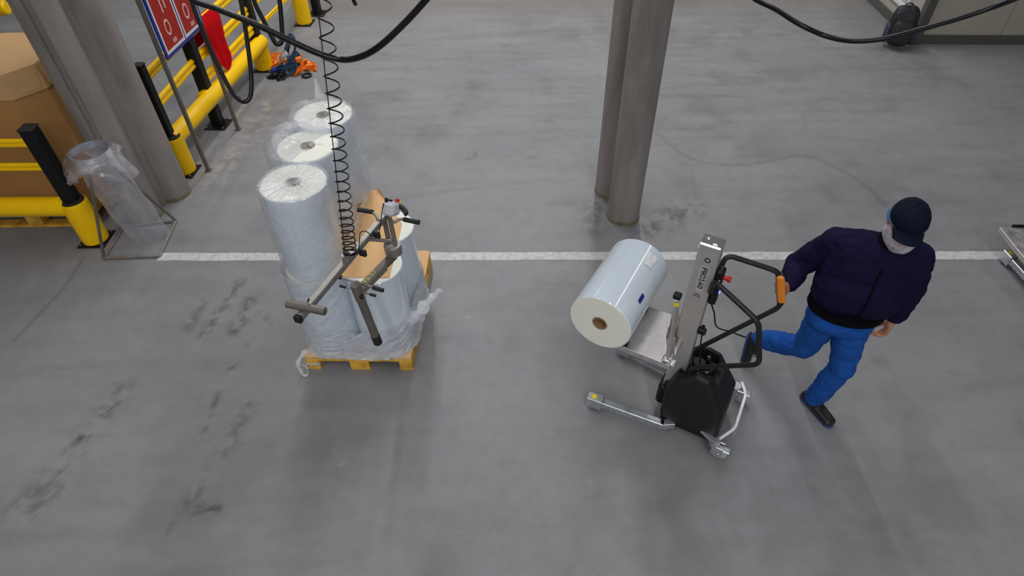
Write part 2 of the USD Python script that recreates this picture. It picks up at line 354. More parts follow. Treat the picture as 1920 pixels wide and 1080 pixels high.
MATS['floor_paint'] = usdkit.material(stage, f'{LK}/floor_paint', {
    'g': ('geometry', {}), 'at': ('attribute', {'attribute': 'wear_and_light'}), 'sep': ('separate_color', {}),
    'n1': ('noise_texture', {'scale': 0.7, 'detail': 5.0, 'roughness': 0.55}), 'n2': ('noise_texture', {'scale': 9.0, 'detail': 6.0, 'roughness': 0.7}), 'n3': ('noise_texture', {'scale': 260.0, 'detail': 2.0}),
    'mp': ('mapping', {'scale': (0.5, 3.0, 1.0)}), 'n4': ('noise_texture', {'scale': 1.6, 'detail': 5.0, 'roughness': 0.6}),
    'r1': ('rgb_ramp', {'ramp': [(0.3, (0.196, 0.196, 0.203)), (0.5, (0.222, 0.222, 0.228)), (0.7, (0.246, 0.245, 0.250))]}),
    'r2': ('rgb_ramp', {'ramp': [(0.3, (0.90, 0.90, 0.90)), (0.5, (1, 1, 1)), (0.75, (1.06, 1.06, 1.06))]}),
    'r4': ('rgb_ramp', {'ramp': [(0.3, (0.90, 0.895, 0.89)), (0.5, (1, 1, 1)), (0.75, (1.05, 1.05, 1.05))]}),
    'm1': ('mix', {'mix_type': 'multiply', 'fac': 1.0}), 'm4': ('mix', {'mix_type': 'multiply', 'fac': 1.0}),
    'md': ('mix', {'mix_type': 'mix', 'color2': (0.088, 0.084, 0.088)}), 'ml': ('mix', {'mix_type': 'mix', 'color2': (0.40, 0.37, 0.335)}), 'mb': ('mix', {'mix_type': 'mix', 'color2': (0.165, 0.122, 0.08)}),
    'fl': ('math', {'math_type': 'multiply', 'value2': 0.6}), 'fb': ('math', {'math_type': 'multiply', 'value2': 0.7}),
    'mr': ('map_range', {'from_min': 0.3, 'from_max': 0.7, 'to_min': 0.40, 'to_max': 0.58}), 'b': ('bump', {'strength': 0.06, 'distance': 0.004}),
    'p': ('principled_bsdf', {'specular_ior_level': 0.5})},
    [('g.position', 'n1.vector'), ('g.position', 'n2.vector'), ('g.position', 'n3.vector'), ('g.position', 'mp.vector'), ('mp.vector', 'n4.vector'), ('n1.fac', 'r1.fac'), ('n2.fac', 'r2.fac'), ('n4.fac', 'r4.fac'),
     ('r1.color', 'm1.color1'), ('r2.color', 'm1.color2'), ('m1.color', 'm4.color1'), ('r4.color', 'm4.color2'), ('at.color', 'sep.color'), ('sep.r', 'md.fac'), ('m4.color', 'md.color1'),
     ('sep.g', 'fl.value1'), ('fl.value', 'ml.fac'), ('md.color', 'ml.color1'), ('sep.b', 'fb.value1'), ('fb.value', 'mb.fac'), ('ml.color', 'mb.color1'), ('mb.color', 'p.base_color'),
     ('n4.fac', 'mr.value'), ('mr.result', 'p.roughness'), ('n3.fac', 'b.height'), ('b.normal', 'p.normal')], surface='p.BSDF')
fm, wear_and_light = floor_mesh()
fprim = usdkit.mesh(stage, '/World/floor', fm, MATS['floor_paint'])
UsdGeom.PrimvarsAPI(fprim).CreatePrimvar('wear_and_light', Sdf.ValueTypeNames.Color3fArray, 'vertex').Set(Vt.Vec3fArray.FromNumpy(wear_and_light.astype(np.float32)))
meta(fprim.GetPrim(), 'grey painted concrete floor with tyre marks and grime', 'floor', None, 'structure')
CX, CY = (XL + XR) / 2, (YF + YB) / 2
solo('wall_back', cbox(XR - XL + .4, .2, HZ, (CX, YB + .1, HZ / 2)), 'wall_paint', 'far hall wall', 'wall', None, 'structure')
solo('wall_front', cbox(XR - XL + .4, .2, HZ, (CX, YF - .1, HZ / 2)), 'wall_paint', 'hall wall behind the camera', 'wall', None, 'structure')
solo('wall_left', cbox(.2, YB - YF, HZ, (XL - .1, CY, HZ / 2)), 'wall_paint', 'left hall wall', 'wall', None, 'structure')
solo('wall_right', cbox(.2, YB - YF, HZ, (XR + .1, CY, HZ / 2)), 'wall_paint', 'right hall wall', 'wall', None, 'structure')
solo('ceiling', cbox(XR - XL + .4, YB - YF + .4, .2, (CX, CY, HZ + .1)), 'ceiling_paint', 'hall ceiling', 'ceiling', None, 'structure')
first = None
for i, (lx, ly) in enumerate(LAMPS):
    lab = f'long white ceiling luminaire of the hall, {("first", "second", "third", "fourth", "last")[i // 4]} row, {("far left", "centre left", "centre right", "far right")[i % 4]}'
    if first is None:
        first = thing('ceiling_lamp', lab, 'lamp', (lx, ly, LAMP_Z), group='ceiling luminaires of the hall')
        part('housing', [cbox(LAMP_W, LAMP_L, .03, (0, 0, .015)), cbox(LAMP_W * .6, LAMP_L * .95, .04, (0, 0, .05))], 'frame_white', first, local=True)
        [part('hanger', cyl(V3(0, s * 1.0, .06), V3(0, s * 1.0, HZ - LAMP_Z), .006, n=8), 'steel', first, local=True) for s in (-1, 1)]
    else: dup(first, (lx, ly, LAMP_Z), lab)

# painted line, worn
lv = []
n = 300
for s in (1, -1):
    t = np.linspace(0, 1, n)[:, None]; P = LINE_A + (LINE_B - LINE_A) * t; nrm = V3(-(LINE_B - LINE_A)[1], (LINE_B - LINE_A)[0], 0); nrm = unit(nrm)
    e = 0.053 + (meshkit.fbm(np.c_[P[:, 0] * 9, P[:, 1] * 0 + s, P[:, 2]], 3, 5)[:, None] - .5) * 0.012
    lv.append(P + s * nrm * e + V3(0, 0, .0012))
solo('floor_marking', grid_mesh(stk([lv[0], lv[1]], 1), flip=True), 'line_paint', 'long worn white line painted across the grey floor', 'floor marking', None, None, smooth=False)

# ------------------------------------------------------------------ round twin columns
def tube_column(name, label, c1, r1, c2, r2, groove=None):
    t = thing(name, label, 'column', (c1[0], c1[1], 0))
    for c, r, g in ((c1, r1, groove), (c2, r2, None)):
        prof = [(r + .004, 0), (r + .002, .02), (r, .05)] + [(r, z) for z in np.linspace(.1, HZ, 12)]
        m = lathe([(0, 0)] + prof + [(0, HZ)], 64, (c[0], c[1], 0))
        if g is not None:
            man = Manifold(m3.Mesh(np.array(m.vertices, np.float32), np.array(m.faces, np.uint32))) if False else Manifold.cylinder(HZ, r, r, 64).translate((c[0], c[1], 0))
            a = g[0]; q = V3(c[0] + (r - .003) * math.cos(a), c[1] + (r - .003) * math.sin(a), 0)
            slot = Manifold.cylinder(HZ, .027, .027, 20).translate((q[0], q[1], g[1]))
            end = Manifold.sphere(.027, 20).translate((q[0], q[1], g[1]))
            m = tri(man - slot - end)
        part('shaft', m, 'concrete', t, smooth=40)
        part('foot_ring', lathe([(r + .001, 0), (r + .006, 0), (r + .005, .03), (r + .001, .045)], 64, (c[0], c[1], 0)), 'column_foot', t, label='dirty foot of the column')
        for z in (.62,):
            part('joint_ring', lathe([(r - .001, z), (r + .0007, z + .001), (r + .0007, z + .004), (r - .001, z + .007)], 64, (c[0], c[1], 0)), 'concrete', t)
    part('web', cbox(.10, np.hypot(*(np.array(c2) - c1)), HZ, ((c1[0] + c2[0]) / 2, (c1[1] + c2[1]) / 2, HZ / 2), rz=math.atan2(-(c2[0] - c1[0]), c2[1] - c1[1])), 'concrete', t)
    return t
cA = np.array([-3.567, 4.924]); va = math.atan2(-cA[1], -cA[0])
tube_column('round_column', 'thick grey twin concrete column between the cardboard bin and the sign', cA, .158, np.array([-3.418, 5.268]), .156, groove=(va - .32, .62))
tube_column('round_column', 'grey twin concrete column standing alone behind the roll trolley', np.array([1.077, 4.79]), .15, np.array([1.004, 5.204]), .15)

# ------------------------------------------------------------------ yellow impact barriers
def rail_section(h, k=.62):
    """half-round guard rail section: two rounded lips and a groove, sideways x height"""
    w = h * k
    a = Point(0, h * .24).buffer(h * .26, 8); b = Point(0, -h * .24).buffer(h * .26, 8)
    return unary_union([a, b, Polygon([(-w * .2, -h * .3), (w * .3, -h * .3), (w * .3, h * .3), (-w * .2, h * .3)])])
def rail(p, q, h, flip=False):
    d = unit(q - p); x = unit(np.cross(d, V3(0, 0, 1))) * (-1 if flip else 1)
    return prism(rail_section(h), float(np.linalg.norm(q - p)), basis(x, np.cross(d, x) * (1 if (np.cross(d, x))[2] > 0 else 1), d, p))
def post(t, x, y, top=1.17, w=.115, sleeve=.44, rz=0.0, plate=True):
    part('post', [cbox(w, w, top, (x, y, top / 2), b=.01, rz=rz)], 'black', t)
    part('post_cap', cbox(w + .006, w + .006, .02, (x, y, top + .008), b=.006, rz=rz), 'black_rubber', t)
    if sleeve:
        r = .112
        s = part('sleeve', lathe([(r - .012, .012), (r, .02), (r + .002, .05), (r, sleeve - .02), (r - .008, sleeve), (w * .62, sleeve), (w * .62, sleeve - .03)], 40, (x, y, 0)), 'yellow', t)
        part('sleeve_cap', lathe([(w * .55, sleeve - .002), (r - .016, sleeve - .002), (r - .018, sleeve + .012), (w * .6, sleeve + .02)], 32, (x, y, 0)), 'black_rubber', t)
    if plate:
        a = .125
        p = part('base_plate', cbox(2 * a, 2 * a, .012, (x, y, .006), b=.003, rz=rz), 'black', t)
        c, s = math.cos(rz), math.sin(rz)
        for i, j in ((-1, -1), (1, -1), (1, 1), (-1, 1)):
            px_, py_ = i * a * .78, j * a * .78
            part('bolt', bolts([(x + c * px_ - s * py_, y + s * px_ + c * py_, .012)]), 'galvanised', p)

LB = thing('impact_barrier', 'yellow impact barrier with black post in front of the cardboard bin', 'barrier', (-3.88, 4.555, 0))
post(LB, -3.88, 4.555, sleeve=.455); post(LB, -6.4, 4.60)
part('bumper_tube', cyl(V3(-6.4, 4.575, .405), V3(-3.93, 4.535, .405), .088, n=32), 'yellow', LB)
for z in (.815, 1.045): part('rail', rail(V3(-6.36, 4.585, z), V3(-3.93, 4.545, z), .075), 'yellow', LB)

RB = thing('impact_barrier', 'long yellow impact barrier with black posts running away beside the sign', 'barrier', (-3.445, 5.665, 0))
A, B_, C_, D_ = V3(-3.445, 5.665, 0), V3(-3.40, 6.62, 0), V3(-3.245, 8.06, 0), V3(-3.05, 9.55, 0)
rzb = math.atan2(-(C_ - A)[0], (C_ - A)[1])
post(RB, A[0], A[1], 1.17, .085, .42, rzb)
post(RB, B_[0], B_[1], 1.17, .115, 0, rzb)
post(RB, C_[0], C_[1], 1.17, .115, .40, rzb)
up = lambda p, z: V3(p[0], p[1], z)
off = unit(V3((C_ - A)[1], -(C_ - A)[0], 0))
part('bumper_tube', cyl(up(A, .38), up(C_, .36) + unit(C_ - A) * .02 + off * .05, .09, n=32), 'yellow', RB)
part('coupling', cyl(up(B_, .375) - unit(C_ - A) * .14 + off * .025, up(B_, .375) + unit(C_ - A) * .06 + off * .025, .098, n=32, bev=.02), 'yellow', RB)
du = unit(C_ - A)
for z in (.77, 1.045): 
    part('rail', rail(up(A, z) + du * .05, up(B_, z) - du * .06, .105, True), 'yellow', RB)
for z in (.54, .77, 1.045):
    part('rail', rail(up(B_, z) + du * .06, up(C_, z) - du * .05, .115, True), 'yellow', RB)
R2 = thing('impact_barrier', 'far end of the yellow barrier line with a yellow sleeve post at the top edge', 'barrier', (D_[0], D_[1], 0))
post(R2, D_[0], D_[1], 1.17, .115, .42, rzb); 
post(R2, D_[0] + .12, D_[1] + .36, 1.17, .115, 0, rzb)
d2 = unit(D_ - C_)
for z in (.77, 1.045, .5): part('rail', rail(up(C_, z) + d2 * .13, up(D_, z) - d2 * .05, .06, True), 'yellow', R2)
part('bumper_tube', cyl(up(D_, .38), up(D_, .38) + V3(.02, 2.5, 0), .09, n=32), 'yellow', R2)
# bumper far left, behind the bin
q = at(14, 14, .42)
FB = thing('impact_barrier', 'short yellow bumper bar seen above the cardboard bin', 'barrier', (q[0], q[1], 0))
part('bumper_tube', cyl(q + V3(-2.2, -.35, 0), q, .10, n=32, bev=.02), 'yellow', FB)
for k in (.35, 1.7): part('post', cbox(.11, .11, .36, (q[0] - k, q[1] - k * .16, .18)), 'black', FB)
part('base_plate', cbox(2.1, .2, .012, (q[0] - 1.0, q[1] - .17, .006), rz=.16), 'black', FB)  # long thin black strip laid on the floor below the tube

# ------------------------------------------------------------------ octagonal cardboard bulk bin on its pallet
BX0, BX1, BY0, BY1, BT = -5.02, -3.86, 4.757, 5.60, 1.52
def octo(x0, x1, y0, y1, cx=.17, cy=.21): return [(x0 + cx, y0), (x1 - cx, y0), (x1, y0 + cy), (x1, y1 - cy), (x1 - cx, y1), (x0 + cx, y1), (x0, y1 - cy), (x0, y0 + cy)]
BN = thing('cardboard_bin', 'tall octagonal brown cardboard bulk bin with fitted lid behind the left barrier', 'box', ((BX0 + BX1) / 2, (BY0 + BY1) / 2, .145))
part('body', prism(octo(BX0 + .012, BX1 - .012, BY0 + .012, BY1 - .012), BT - .17, basis(V3(1, 0, 0), V3(0, 1, 0), V3(0, 0, 1), V3(0, 0, .146))), 'kraft_shaded', BN, smooth=20)
lid = prism(octo(BX0, BX1, BY0, BY1), .21, basis(V3(1, 0, 0), V3(0, 1, 0), V3(0, 0, 1), V3(0, 0, BT - .21)))
part('lid', lid, 'kraft_lid', BN, smooth=20)
oc = octo(BX0 - .0015, BX1 + .0015, BY0 - .0015, BY1 + .0015)
for k in (1, 2, 0):        # lid flaps folded round the corners
    a, b = np.array(oc[k]), np.array(oc[(k + 1) % 8]); m_ = (a + b) / 2; nn = np.array([(b - a)[1], -(b - a)[0]]); nn /= np.linalg.norm(nn)
    fl = Polygon([(-.5 * np.linalg.norm(b - a) * .9, 0), (.5 * np.linalg.norm(b - a) * .9, 0), (.5 * np.linalg.norm(b - a) * .75, -.17), (-.5 * np.linalg.norm(b - a) * .75, -.18)])
    part('lid_flap', prism(fl, .004, basis(V3(*unit(b - a), 0), V3(0, 0, 1), V3(*nn, 0), V3(*m_, BT - .012))), 'kraft_lid', BN, smooth=False)

def pallet(name, label, P0, rz, L=1.2, W=.8, mat_='yellow_wood', sides=True):
    """wooden pallet; local x along W (the short side), y along L"""
    t = thing(name, label, 'pallet', (P0[0], P0[1], 0), rz)
    for i in range(5):
        w = .145 if i in (0, 2, 4) else .1
        x = [.0725, .2365, .4, .5635, .7275][i] * W / .8
        part('top_board', cbox(w, L, .022, (x, L / 2, .133), b=.003), 'raw_wood' if mat_ == 'yellow_wood' else mat_, t, local=True)
    for j in range(3):
        y = (.0725, L / 2, L - .0725)[j]
        part('stringer_board', cbox(W, .145, .022, (W / 2, y, .111), b=.003), mat_, t, local=True)
        for i in range(3):
            part('block', cbox(.1 if i != 1 else .145, .145, .078, ((.05, W / 2, W - .05)[i], y, .061), b=.004), mat_, t, local=True)
    for i in range(3):
        part('bottom_board', cbox(.1 if i != 1 else .145, L, .022, ((.05, W / 2, W - .05)[i], L / 2, .011), b=.003), mat_, t, local=True)
    return t
pallet('wooden_pallet', 'pallet under the cardboard bin, seen below the yellow barrier', (BX0 - .09, BY0 + .80, 0), -math.pi / 2, L=1.15, W=.8)

# ------------------------------------------------------------------ bag holder stand with clear sack
FLc, FRc, BRc, BLc = at(196, 486), at(300, 482), at(331, 416), V3(-3.70, 4.735, 0)
rc, rr = V3(-3.475, 4.535, .945), .155
BS = thing('bag_stand', 'steel bag holder frame with ring, standing in front of the thick column', 'stand', ((FLc + BRc) / 2 * V3(1, 1, 0)))
z1 = V3(0, 0, .0135)
for a, b in ((FLc, FRc), (FRc, BRc), (BRc, BLc), (BLc, FLc)): part('base_bar', bar(a + z1, b + z1, .025, .025), 'steel', BS)
part('upright', bar(FLc + z1, rc + unit(FLc - rc) * rr * V3(1, 1, 0) - V3(0, 0, .04), .022, .022, up=V3(1, 0, 0)), 'steel_dark', BS)
part('upright', bar(BRc + z1, rc + unit(BRc - rc) * rr * V3(1, 1, 0) - V3(0, 0, .04), .02, .02, up=V3(1, 0, 0)), 'steel_dark', BS)
part('ring', lathe([(rr - .006, -.03), (rr, -.03), (rr, .03), (rr - .006, .03), (rr - .006, -.03)], 48, rc), 'galvanised', BS)
# clear sack folded over the ring: inner tube down to the floor, outer cuff
nu, nv = 96, 46
th = np.linspace(0, 2 * np.pi, nu, endpoint=False)[:, None]; s = np.linspace(0, 1, nv)[None, :]
zz = rc[2] + .034 - s * (rc[2] + .02)
k = np.clip(s * 1.15, 0, 1); ra = (rr - .012) * (1 - k) + .175 * k; rb = (rr - .012) * (1 - k) + .055 * k
wr = (meshkit.fbm(stk([np.cos(th) * 2.4 + 0 * s, np.sin(th) * 2.4 + 0 * s, zz * 3], -1), 4, 21) - .5) * .09 * np.clip(s * 5, 0, 1)
ax_ = math.radians(18); xx, yy = np.cos(th) * (ra + wr), np.sin(th) * (rb + wr)
drift = stk([.10 * s ** 1.3, .03 * s], -1)[0]
X = stk([rc[0] + xx * math.cos(ax_) - yy * math.sin(ax_) + drift[None, :, 0], rc[1] + xx * math.sin(ax_) + yy * math.cos(ax_) + drift[None, :, 1], np.maximum(zz + 0 * th, .006)], -1)
SK = thing('clear_sack', 'transparent plastic sack hanging from the ring of the bag stand', 'bag', (rc[0], rc[1], .02))
part('sack', grid_mesh(X, True), 'stand_bag', SK, smooth=True)
s2 = np.linspace(0, 1, 30)[None, :]
rad = rr + .012 + .055 * np.sin(s2 * 2.2) + .03 * s2
lob = .05 * s2 * (np.cos(4 * th + .6) + .6 * np.cos(7 * th + 1.0)) + (meshkit.fbm(stk([np.cos(th) * 3 + 0 * s2, np.sin(th) * 3 + 0 * s2, s2 * 3 + 0 * th], -1), 4, 33) - .5) * .10 * s2
zc = rc[2] + .034 - s2 * (.17 + .07 * np.cos(3 * th + 1.2))
R_ = rad + lob
X = stk([rc[0] + R_ * np.cos(th), rc[1] + R_ * np.sin(th), zc + 0 * th], -1)
part('cuff', grid_mesh(X, True), 'stand_bag', SK, smooth=True, label='crumpled cuff folded over the ring')

# ------------------------------------------------------------------ sign on two posts
S1, S2 = V3(-3.207, 5.673, 0), V3(-3.138, 6.505, 0)
SG = thing('floor_sign', 'red and blue sign board on two grey posts beside the yellow barrier', 'sign', (S1 + S2) / 2)
for p_ in (S1, S2):
    part('post', bar(p_, p_ + V3(0, 0, 2.25), .035, .035, up=V3(1, 0, 0)), 'steel_dark', SG)
    part('foot_plate', cbox(.07, .07, .006, p_ + V3(0, 0, .003)), 'steel_dark', SG)
sx = unit(S2 - S1); sn = unit(np.cross(sx, V3(0, 0, 1)))
so = S1 + sx * .028 + sn * .02 + V3(0, 0, 1.205); SW, SH = .80, 1.0
def on_sign(poly, h, lift, m_, name):
    part(name, prism(poly, h, basis(sx, V3(0, 0, 1), sn, so + sn * lift)), m_, SG, smooth=False)
rect = lambda x, y, w, h: Polygon([(x, y), (x + w, y), (x + w, y + h), (x, y + h)])
on_sign(rect(0, 0, SW, SH), .018, 0, 'sign_blue', 'board')
for k in range(2):
    x0 = .022 + k * .382
    on_sign(rect(x0, .035, .362, .94).difference(rect(x0 + .02, .062, .322, .89)), .003, .0185, 'sign_white', 'border')
    on_sign(rect(x0 + .02, .062, .322, .89), .002, .0185, 'sign_red', 'red_panel')
    ring = Point(x0 + .155, .235).buffer(.058, 24).difference(Point(x0 + .155, .235).buffer(.042, 24))
    from shapely import affinity
    on_sign(affinity.scale(ring, .8, 1.25), .002, .021, 'sign_pink', 'ring_mark')
    for cx_, y0, y1, bow in ((.03, .52, .80, .02), (.085, .56, .80, .03), (.155, .365, .85, .055), (.215, .385, .90, .055)):
        pts = [(x0 + .02 + cx_ - bow * (t ** 2), y0 + (y1 - y0) * t) for t in np.linspace(0, 1, 12)]
        on_sign(LineString(pts).buffer(.0085), .002, .021, 'sign_pink', 'stroke_mark')
    for j in range(3): on_sign(rect(x0 + .16, .085 + j * .014, .07, .007), .0015, .021, 'sign_pink', 'small_print')

# red cloth over the barrier rail
ru = unit(C_ - B_); rc0 = B_ + ru * .20
nu, nv = 40, 30
uu = np.linspace(0, .52, nu)[:, None]; tt = np.linspace(-1, 1, nv)[None, :]
drop = np.where(tt > 0, .50 - .14 * np.cos(uu * 9), .28)
side = np.sin(np.clip(tt * 3, -1, 1) * np.pi / 2) * .055 + tt * .02
wob = (meshkit.fbm(stk([uu * 7 + 0 * tt, tt * 3 + 0 * uu, 0 * uu * tt], -1), 3, 8) - .5) * .07
zt = 1.10 - np.clip(np.abs(tt) - .12, 0, 1) * drop * 1.1 - .02 * np.abs(tt)
X = rc0 + uu[..., None] * ru * (1 - .25 * np.clip(np.abs(tt), 0, 1)[..., None] * 1) + (side + wob * np.abs(tt))[..., None] * off + (zt + 0 * uu)[..., None] * V3(0, 0, 1)
cl = grid_mesh(X); cl2 = trimesh.Trimesh(cl.vertices + cl.vertex_normals * .004, cl.faces, process=False)
solo('red_cloth', [cl, cl2], 'cloth_red', 'bright red cloth draped over the yellow rail behind the sign', 'cloth')

# heap of lashing straps on the floor
hp = at(548, 128); HS = thing('strap_heap', 'tangled heap of orange and blue lashing straps on the floor beside the barrier', 'straps', hp)
def loop(c, r, ht, seed, turns=1.4, sq=(.045, .006)):
    g = np.random.default_rng(seed); t = np.linspace(0, turns * 2 * np.pi, 46); ph = g.uniform(0, 6)
    P = np.c_[np.cos(t + ph) * r * (1 + .25 * np.sin(2 * t + ph)), np.sin(t + ph) * r * .8 * (1 + .2 * np.cos(3 * t)), ht * (.5 + .5 * np.sin(t * 1.3 + ph))]
    P[:, 2] = np.maximum(P[:, 2] + c[2], .006); P[:, :2] += np.array(c[:2]); return sweep(P, 1, sq=sq)
H = lambda u, v, z=0: at(u, v, z)
for i, (u, v, r, ht, mt) in enumerate([(518, 118, .09, .10, 'orange'), (512, 128, .07, .06, 'orange'), (530, 128, .06, .08, 'orange'), (558, 140, .05, .05, 'orange'), (572, 126, .08, .05, 'orange'), (580, 130, .07, .04, 'orange'),
                                       (545, 105, .09, .22, 'strap_blue'), (540, 138, .11, .12, 'strap_blue'), (552, 130, .09, .16, 'strap_blue'), (525, 140, .08, .10, 'strap_blue'), (532, 125, .07, .14, 'strap_grey'), (527, 148, .05, .04, 'black_rubber'), (512, 145, .06, .04, 'black_rubber')]):
    part('strap', [loop(H(u, v), r, ht, 50 + i), loop(H(u, v) + V3(.02, .02, .01), r * .75, ht * 1.2, 90 + i)], mt, HS, smooth=20)
part('ratchet', [cbox(.09, .05, .07, H(560, 112, .14) * 1.0, b=.012, rz=.6), cyl(H(555, 108, .14), H(566, 104, .16), .02)], 'orange', HS)
part('ratchet', cbox(.08, .05, .05, H(558, 134, .04), b=.012, rz=.2), 'orange', HS)
part('ratchet', cyl(H(512, 132, .06), H(520, 130, .08), .035), 'bright_blue', HS)
part('rubber_ring', trimesh.creation.torus(.055, .014).apply_translation(H(575, 141, .016)), 'black_rubber', HS)
part('hook', sweep(smooth_path([H(533, 120, .1), H(528, 124, .08), H(530, 130, .06), H(534, 133, .03)], 6), .012), 'strap_grey', HS)
part('strap_end', sweep(smooth_path([H(575, 124, .05), H(585, 122, .04), H(594, 133, .01)], 8), 1, sq=(.03, .005)), 'orange', HS)

# ------------------------------------------------------------------ cabin at the right rear, bag against its corner
K0 = V3(5.62, 8.55, 0); kx = unit(V3(1, -.047, 0)); ky = V3(0.02, 1, 0); ky = unit(ky)
CB = thing('partition_cabin', 'beige panelled cabin with grey frame at the right rear corner', 'cabin', K0, kind='structure')
CH = 2.6
def wall_side(d, n_, L, name):
    part('bottom_rail', bar(K0 + V3(0, 0, .06), K0 + d * L + V3(0, 0, .06), .07, .12), 'frame_grey', CB)
    part('top_rail', bar(K0 + V3(0, 0, CH), K0 + d * L + V3(0, 0, CH), .07, .12), 'frame_grey', CB)
    k = 0; x = .06
    while x < L - .1:
        w = min(1.05, L - x)
        part('panel', bar(K0 + d * x - n_ * .0 + V3(0, 0, .12 + (CH - .18) / 2), K0 + d * (x + w - .008) + V3(0, 0, .12 + (CH - .18) / 2), .03, CH - .18, b=.004), 'panel_beige', CB)
        x += w
wall_side(kx, V3(0, -1, 0), 4.2, 'a'); wall_side(ky, V3(-1, 0, 0), 4.2, 'b')
part('corner_post', cbox(.11, .11, CH + .06, K0 + V3(0, 0, (CH + .06) / 2)), 'frame_grey', CB)
wz = .30   # white window frame in the left-hand wall
for a, b in (((.42, wz), (1.6, wz)), ((.42, wz), (.42, 1.9))):
    part('window_frame', bar(K0 + ky * a[0] + V3(-.03, 0, a[1]), K0 + ky * b[0] + V3(-.03, 0, b[1]), .05, .05), 'frame_white', CB)

def backpack():
    b0 = V3(5.29, 8.40, 0); t = thing('backpack', 'black backpack leaning against the grey cabin corner post', 'bag', b0, -.35)
    lean = trimesh.transformations.rotation_matrix(-.22, [1, 0, 0])
    def rb(sx_, sy_, sz_, c, r, e=3.2):
        m = trimesh.creation.icosphere(4); v = m.vertices; v = np.sign(v) * np.abs(v) ** (2 / e); v = v * np.array([sx_, sy_, sz_]) / 2
        m = trimesh.Trimesh(v + np.array(c), m.faces, process=False); m.vertices += m.vertex_normals * ((meshkit.fbm(m.vertices * 9, 3, 2) - .5) * .02)[:, None]; m.apply_transform(lean); m.apply_translation((0, 0, .02)); return m
    part('main_pocket', rb(.33, .19, .52, (0, 0, .27), .05), 'bag_black', t, local=True, smooth=True)
    fp = part('front_pocket', rb(.27, .09, .30, (0, -.11, .19), .04), 'bag_black', t, local=True, smooth=True)
    for s_ in (-1, 1):
        part('side_pocket', rb(.07, .15, .25, (s_ * .165, 0, .17), .03), 'bag_blue', t, local=True, smooth=True)
        m = sweep(smooth_path([(s_ * .09, .10, .48), (s_ * .12, .15, .36), (s_ * .13, .14, .2), (s_ * .12, .1, .08)], 8), 1, sq=(.05, .012)); m.apply_transform(lean); part('shoulder_strap', m, 'bag_black', t, local=True)
    m = sweep(smooth_path([(-.05, .03, .52), (-.03, .03, .56), (.03, .03, .56), (.05, .03, .52)], 6), .009); m.apply_transform(lean); part('grab_handle', m, 'bag_black', t, local=True)
    m = sweep(smooth_path([(-.14, -.09, .30), (-.12, -.10, .43), (0, -.09, .50), (.12, -.10, .43), (.14, -.09, .30)], 8), .005); m.apply_transform(lean); part('zip', m, 'bag_blue', t, local=True)
backpack()
# ================================================================== loaded pallet
PA = math.atan2(-.026, .799)
PU, PV, P0 = V3(math.cos(PA), math.sin(PA), 0), V3(-math.sin(PA), math.cos(PA), 0), V3(-1.553, 2.984, 0)
def LP(u, v, z): return P0 + u * PU + v * PV + V3(0, 0, z)
pallet('wooden_pallet', 'yellow wooden pallet carrying the wrapped stack of film rolls', P0, PA)
SH0 = thing('cardboard_sheet', 'large brown cardboard sheet lying on the yellow pallet under the rolls', 'cardboard', LP(.4, .6, .144), PA)
part('sheet', cbox(.80, 1.2, .007, (0, 0, .0045), b=.002), 'kraft_light', SH0, local=True)
Z1, ZT = .153, .885            # lower layer of rolls
RR = .2
def roll_prof(part_, h, r=RR, ri=.05):
    if part_ == 'film': return [(r - .004, .0), (r, .004), (r, h - .004), (r - .004, h)]
def film_roll(name, label, base, h, group, axis=(0, 0, 1), r=RR, ends=('end_face',)):
    t = thing(name, label, 'film roll', base, group=group)
    ax = unit(axis)
    f = part('film', lathe([(.046, 0), (r - .004, 0), (r, .004), (r, h - .004), (r - .004, h), (.046, h)], 96, base, ax), 'roll_film', t, smooth=40)
    for e_, z in (('end_face', h), ('end_face', 0.0)):
        s_ = 1 if z > 0 else -1
        rings = [(.046, z - s_ * .002)]
        for k in np.linspace(.05, r - .005, 34): rings.append((k, z + s_ * (.0012 + .0007 * math.sin(k * 420))))
        rings.append((r - .0045, z))
        part(e_, lathe(rings if s_ < 0 else rings, 96, base, ax), 'roll_end', t, smooth=40)
    part('core', lathe([(.038, -.004), (.048, -.004), (.048, h + .004), (.038, h + .004), (.038, -.004)], 40, base, ax), 'core_brown', t, smooth=40)
    return t
GL, GU = 'film rolls in the lower layer on the pallet', None
film_roll('film_roll', 'white film roll standing at the front right of the pallet under the cardboard layer', LP(.60, .215, Z1), ZT - Z1, GL)
src = '/World/film_roll'
dup(src, LP(.625, .62, Z1), 'white film roll standing at the middle right of the pallet', GL)
dup(src, LP(.205, .22, Z1), 'film roll in the lower layer at the front left corner of the pallet', GL)
dup(src, LP(.205, .625, Z1), 'film roll in the lower layer at the middle left of the pallet, mostly hidden', GL)
dup(src, LP(.22, 1.0, Z1), 'film roll in the lower layer at the rear left of the pallet, mostly hidden', GL)
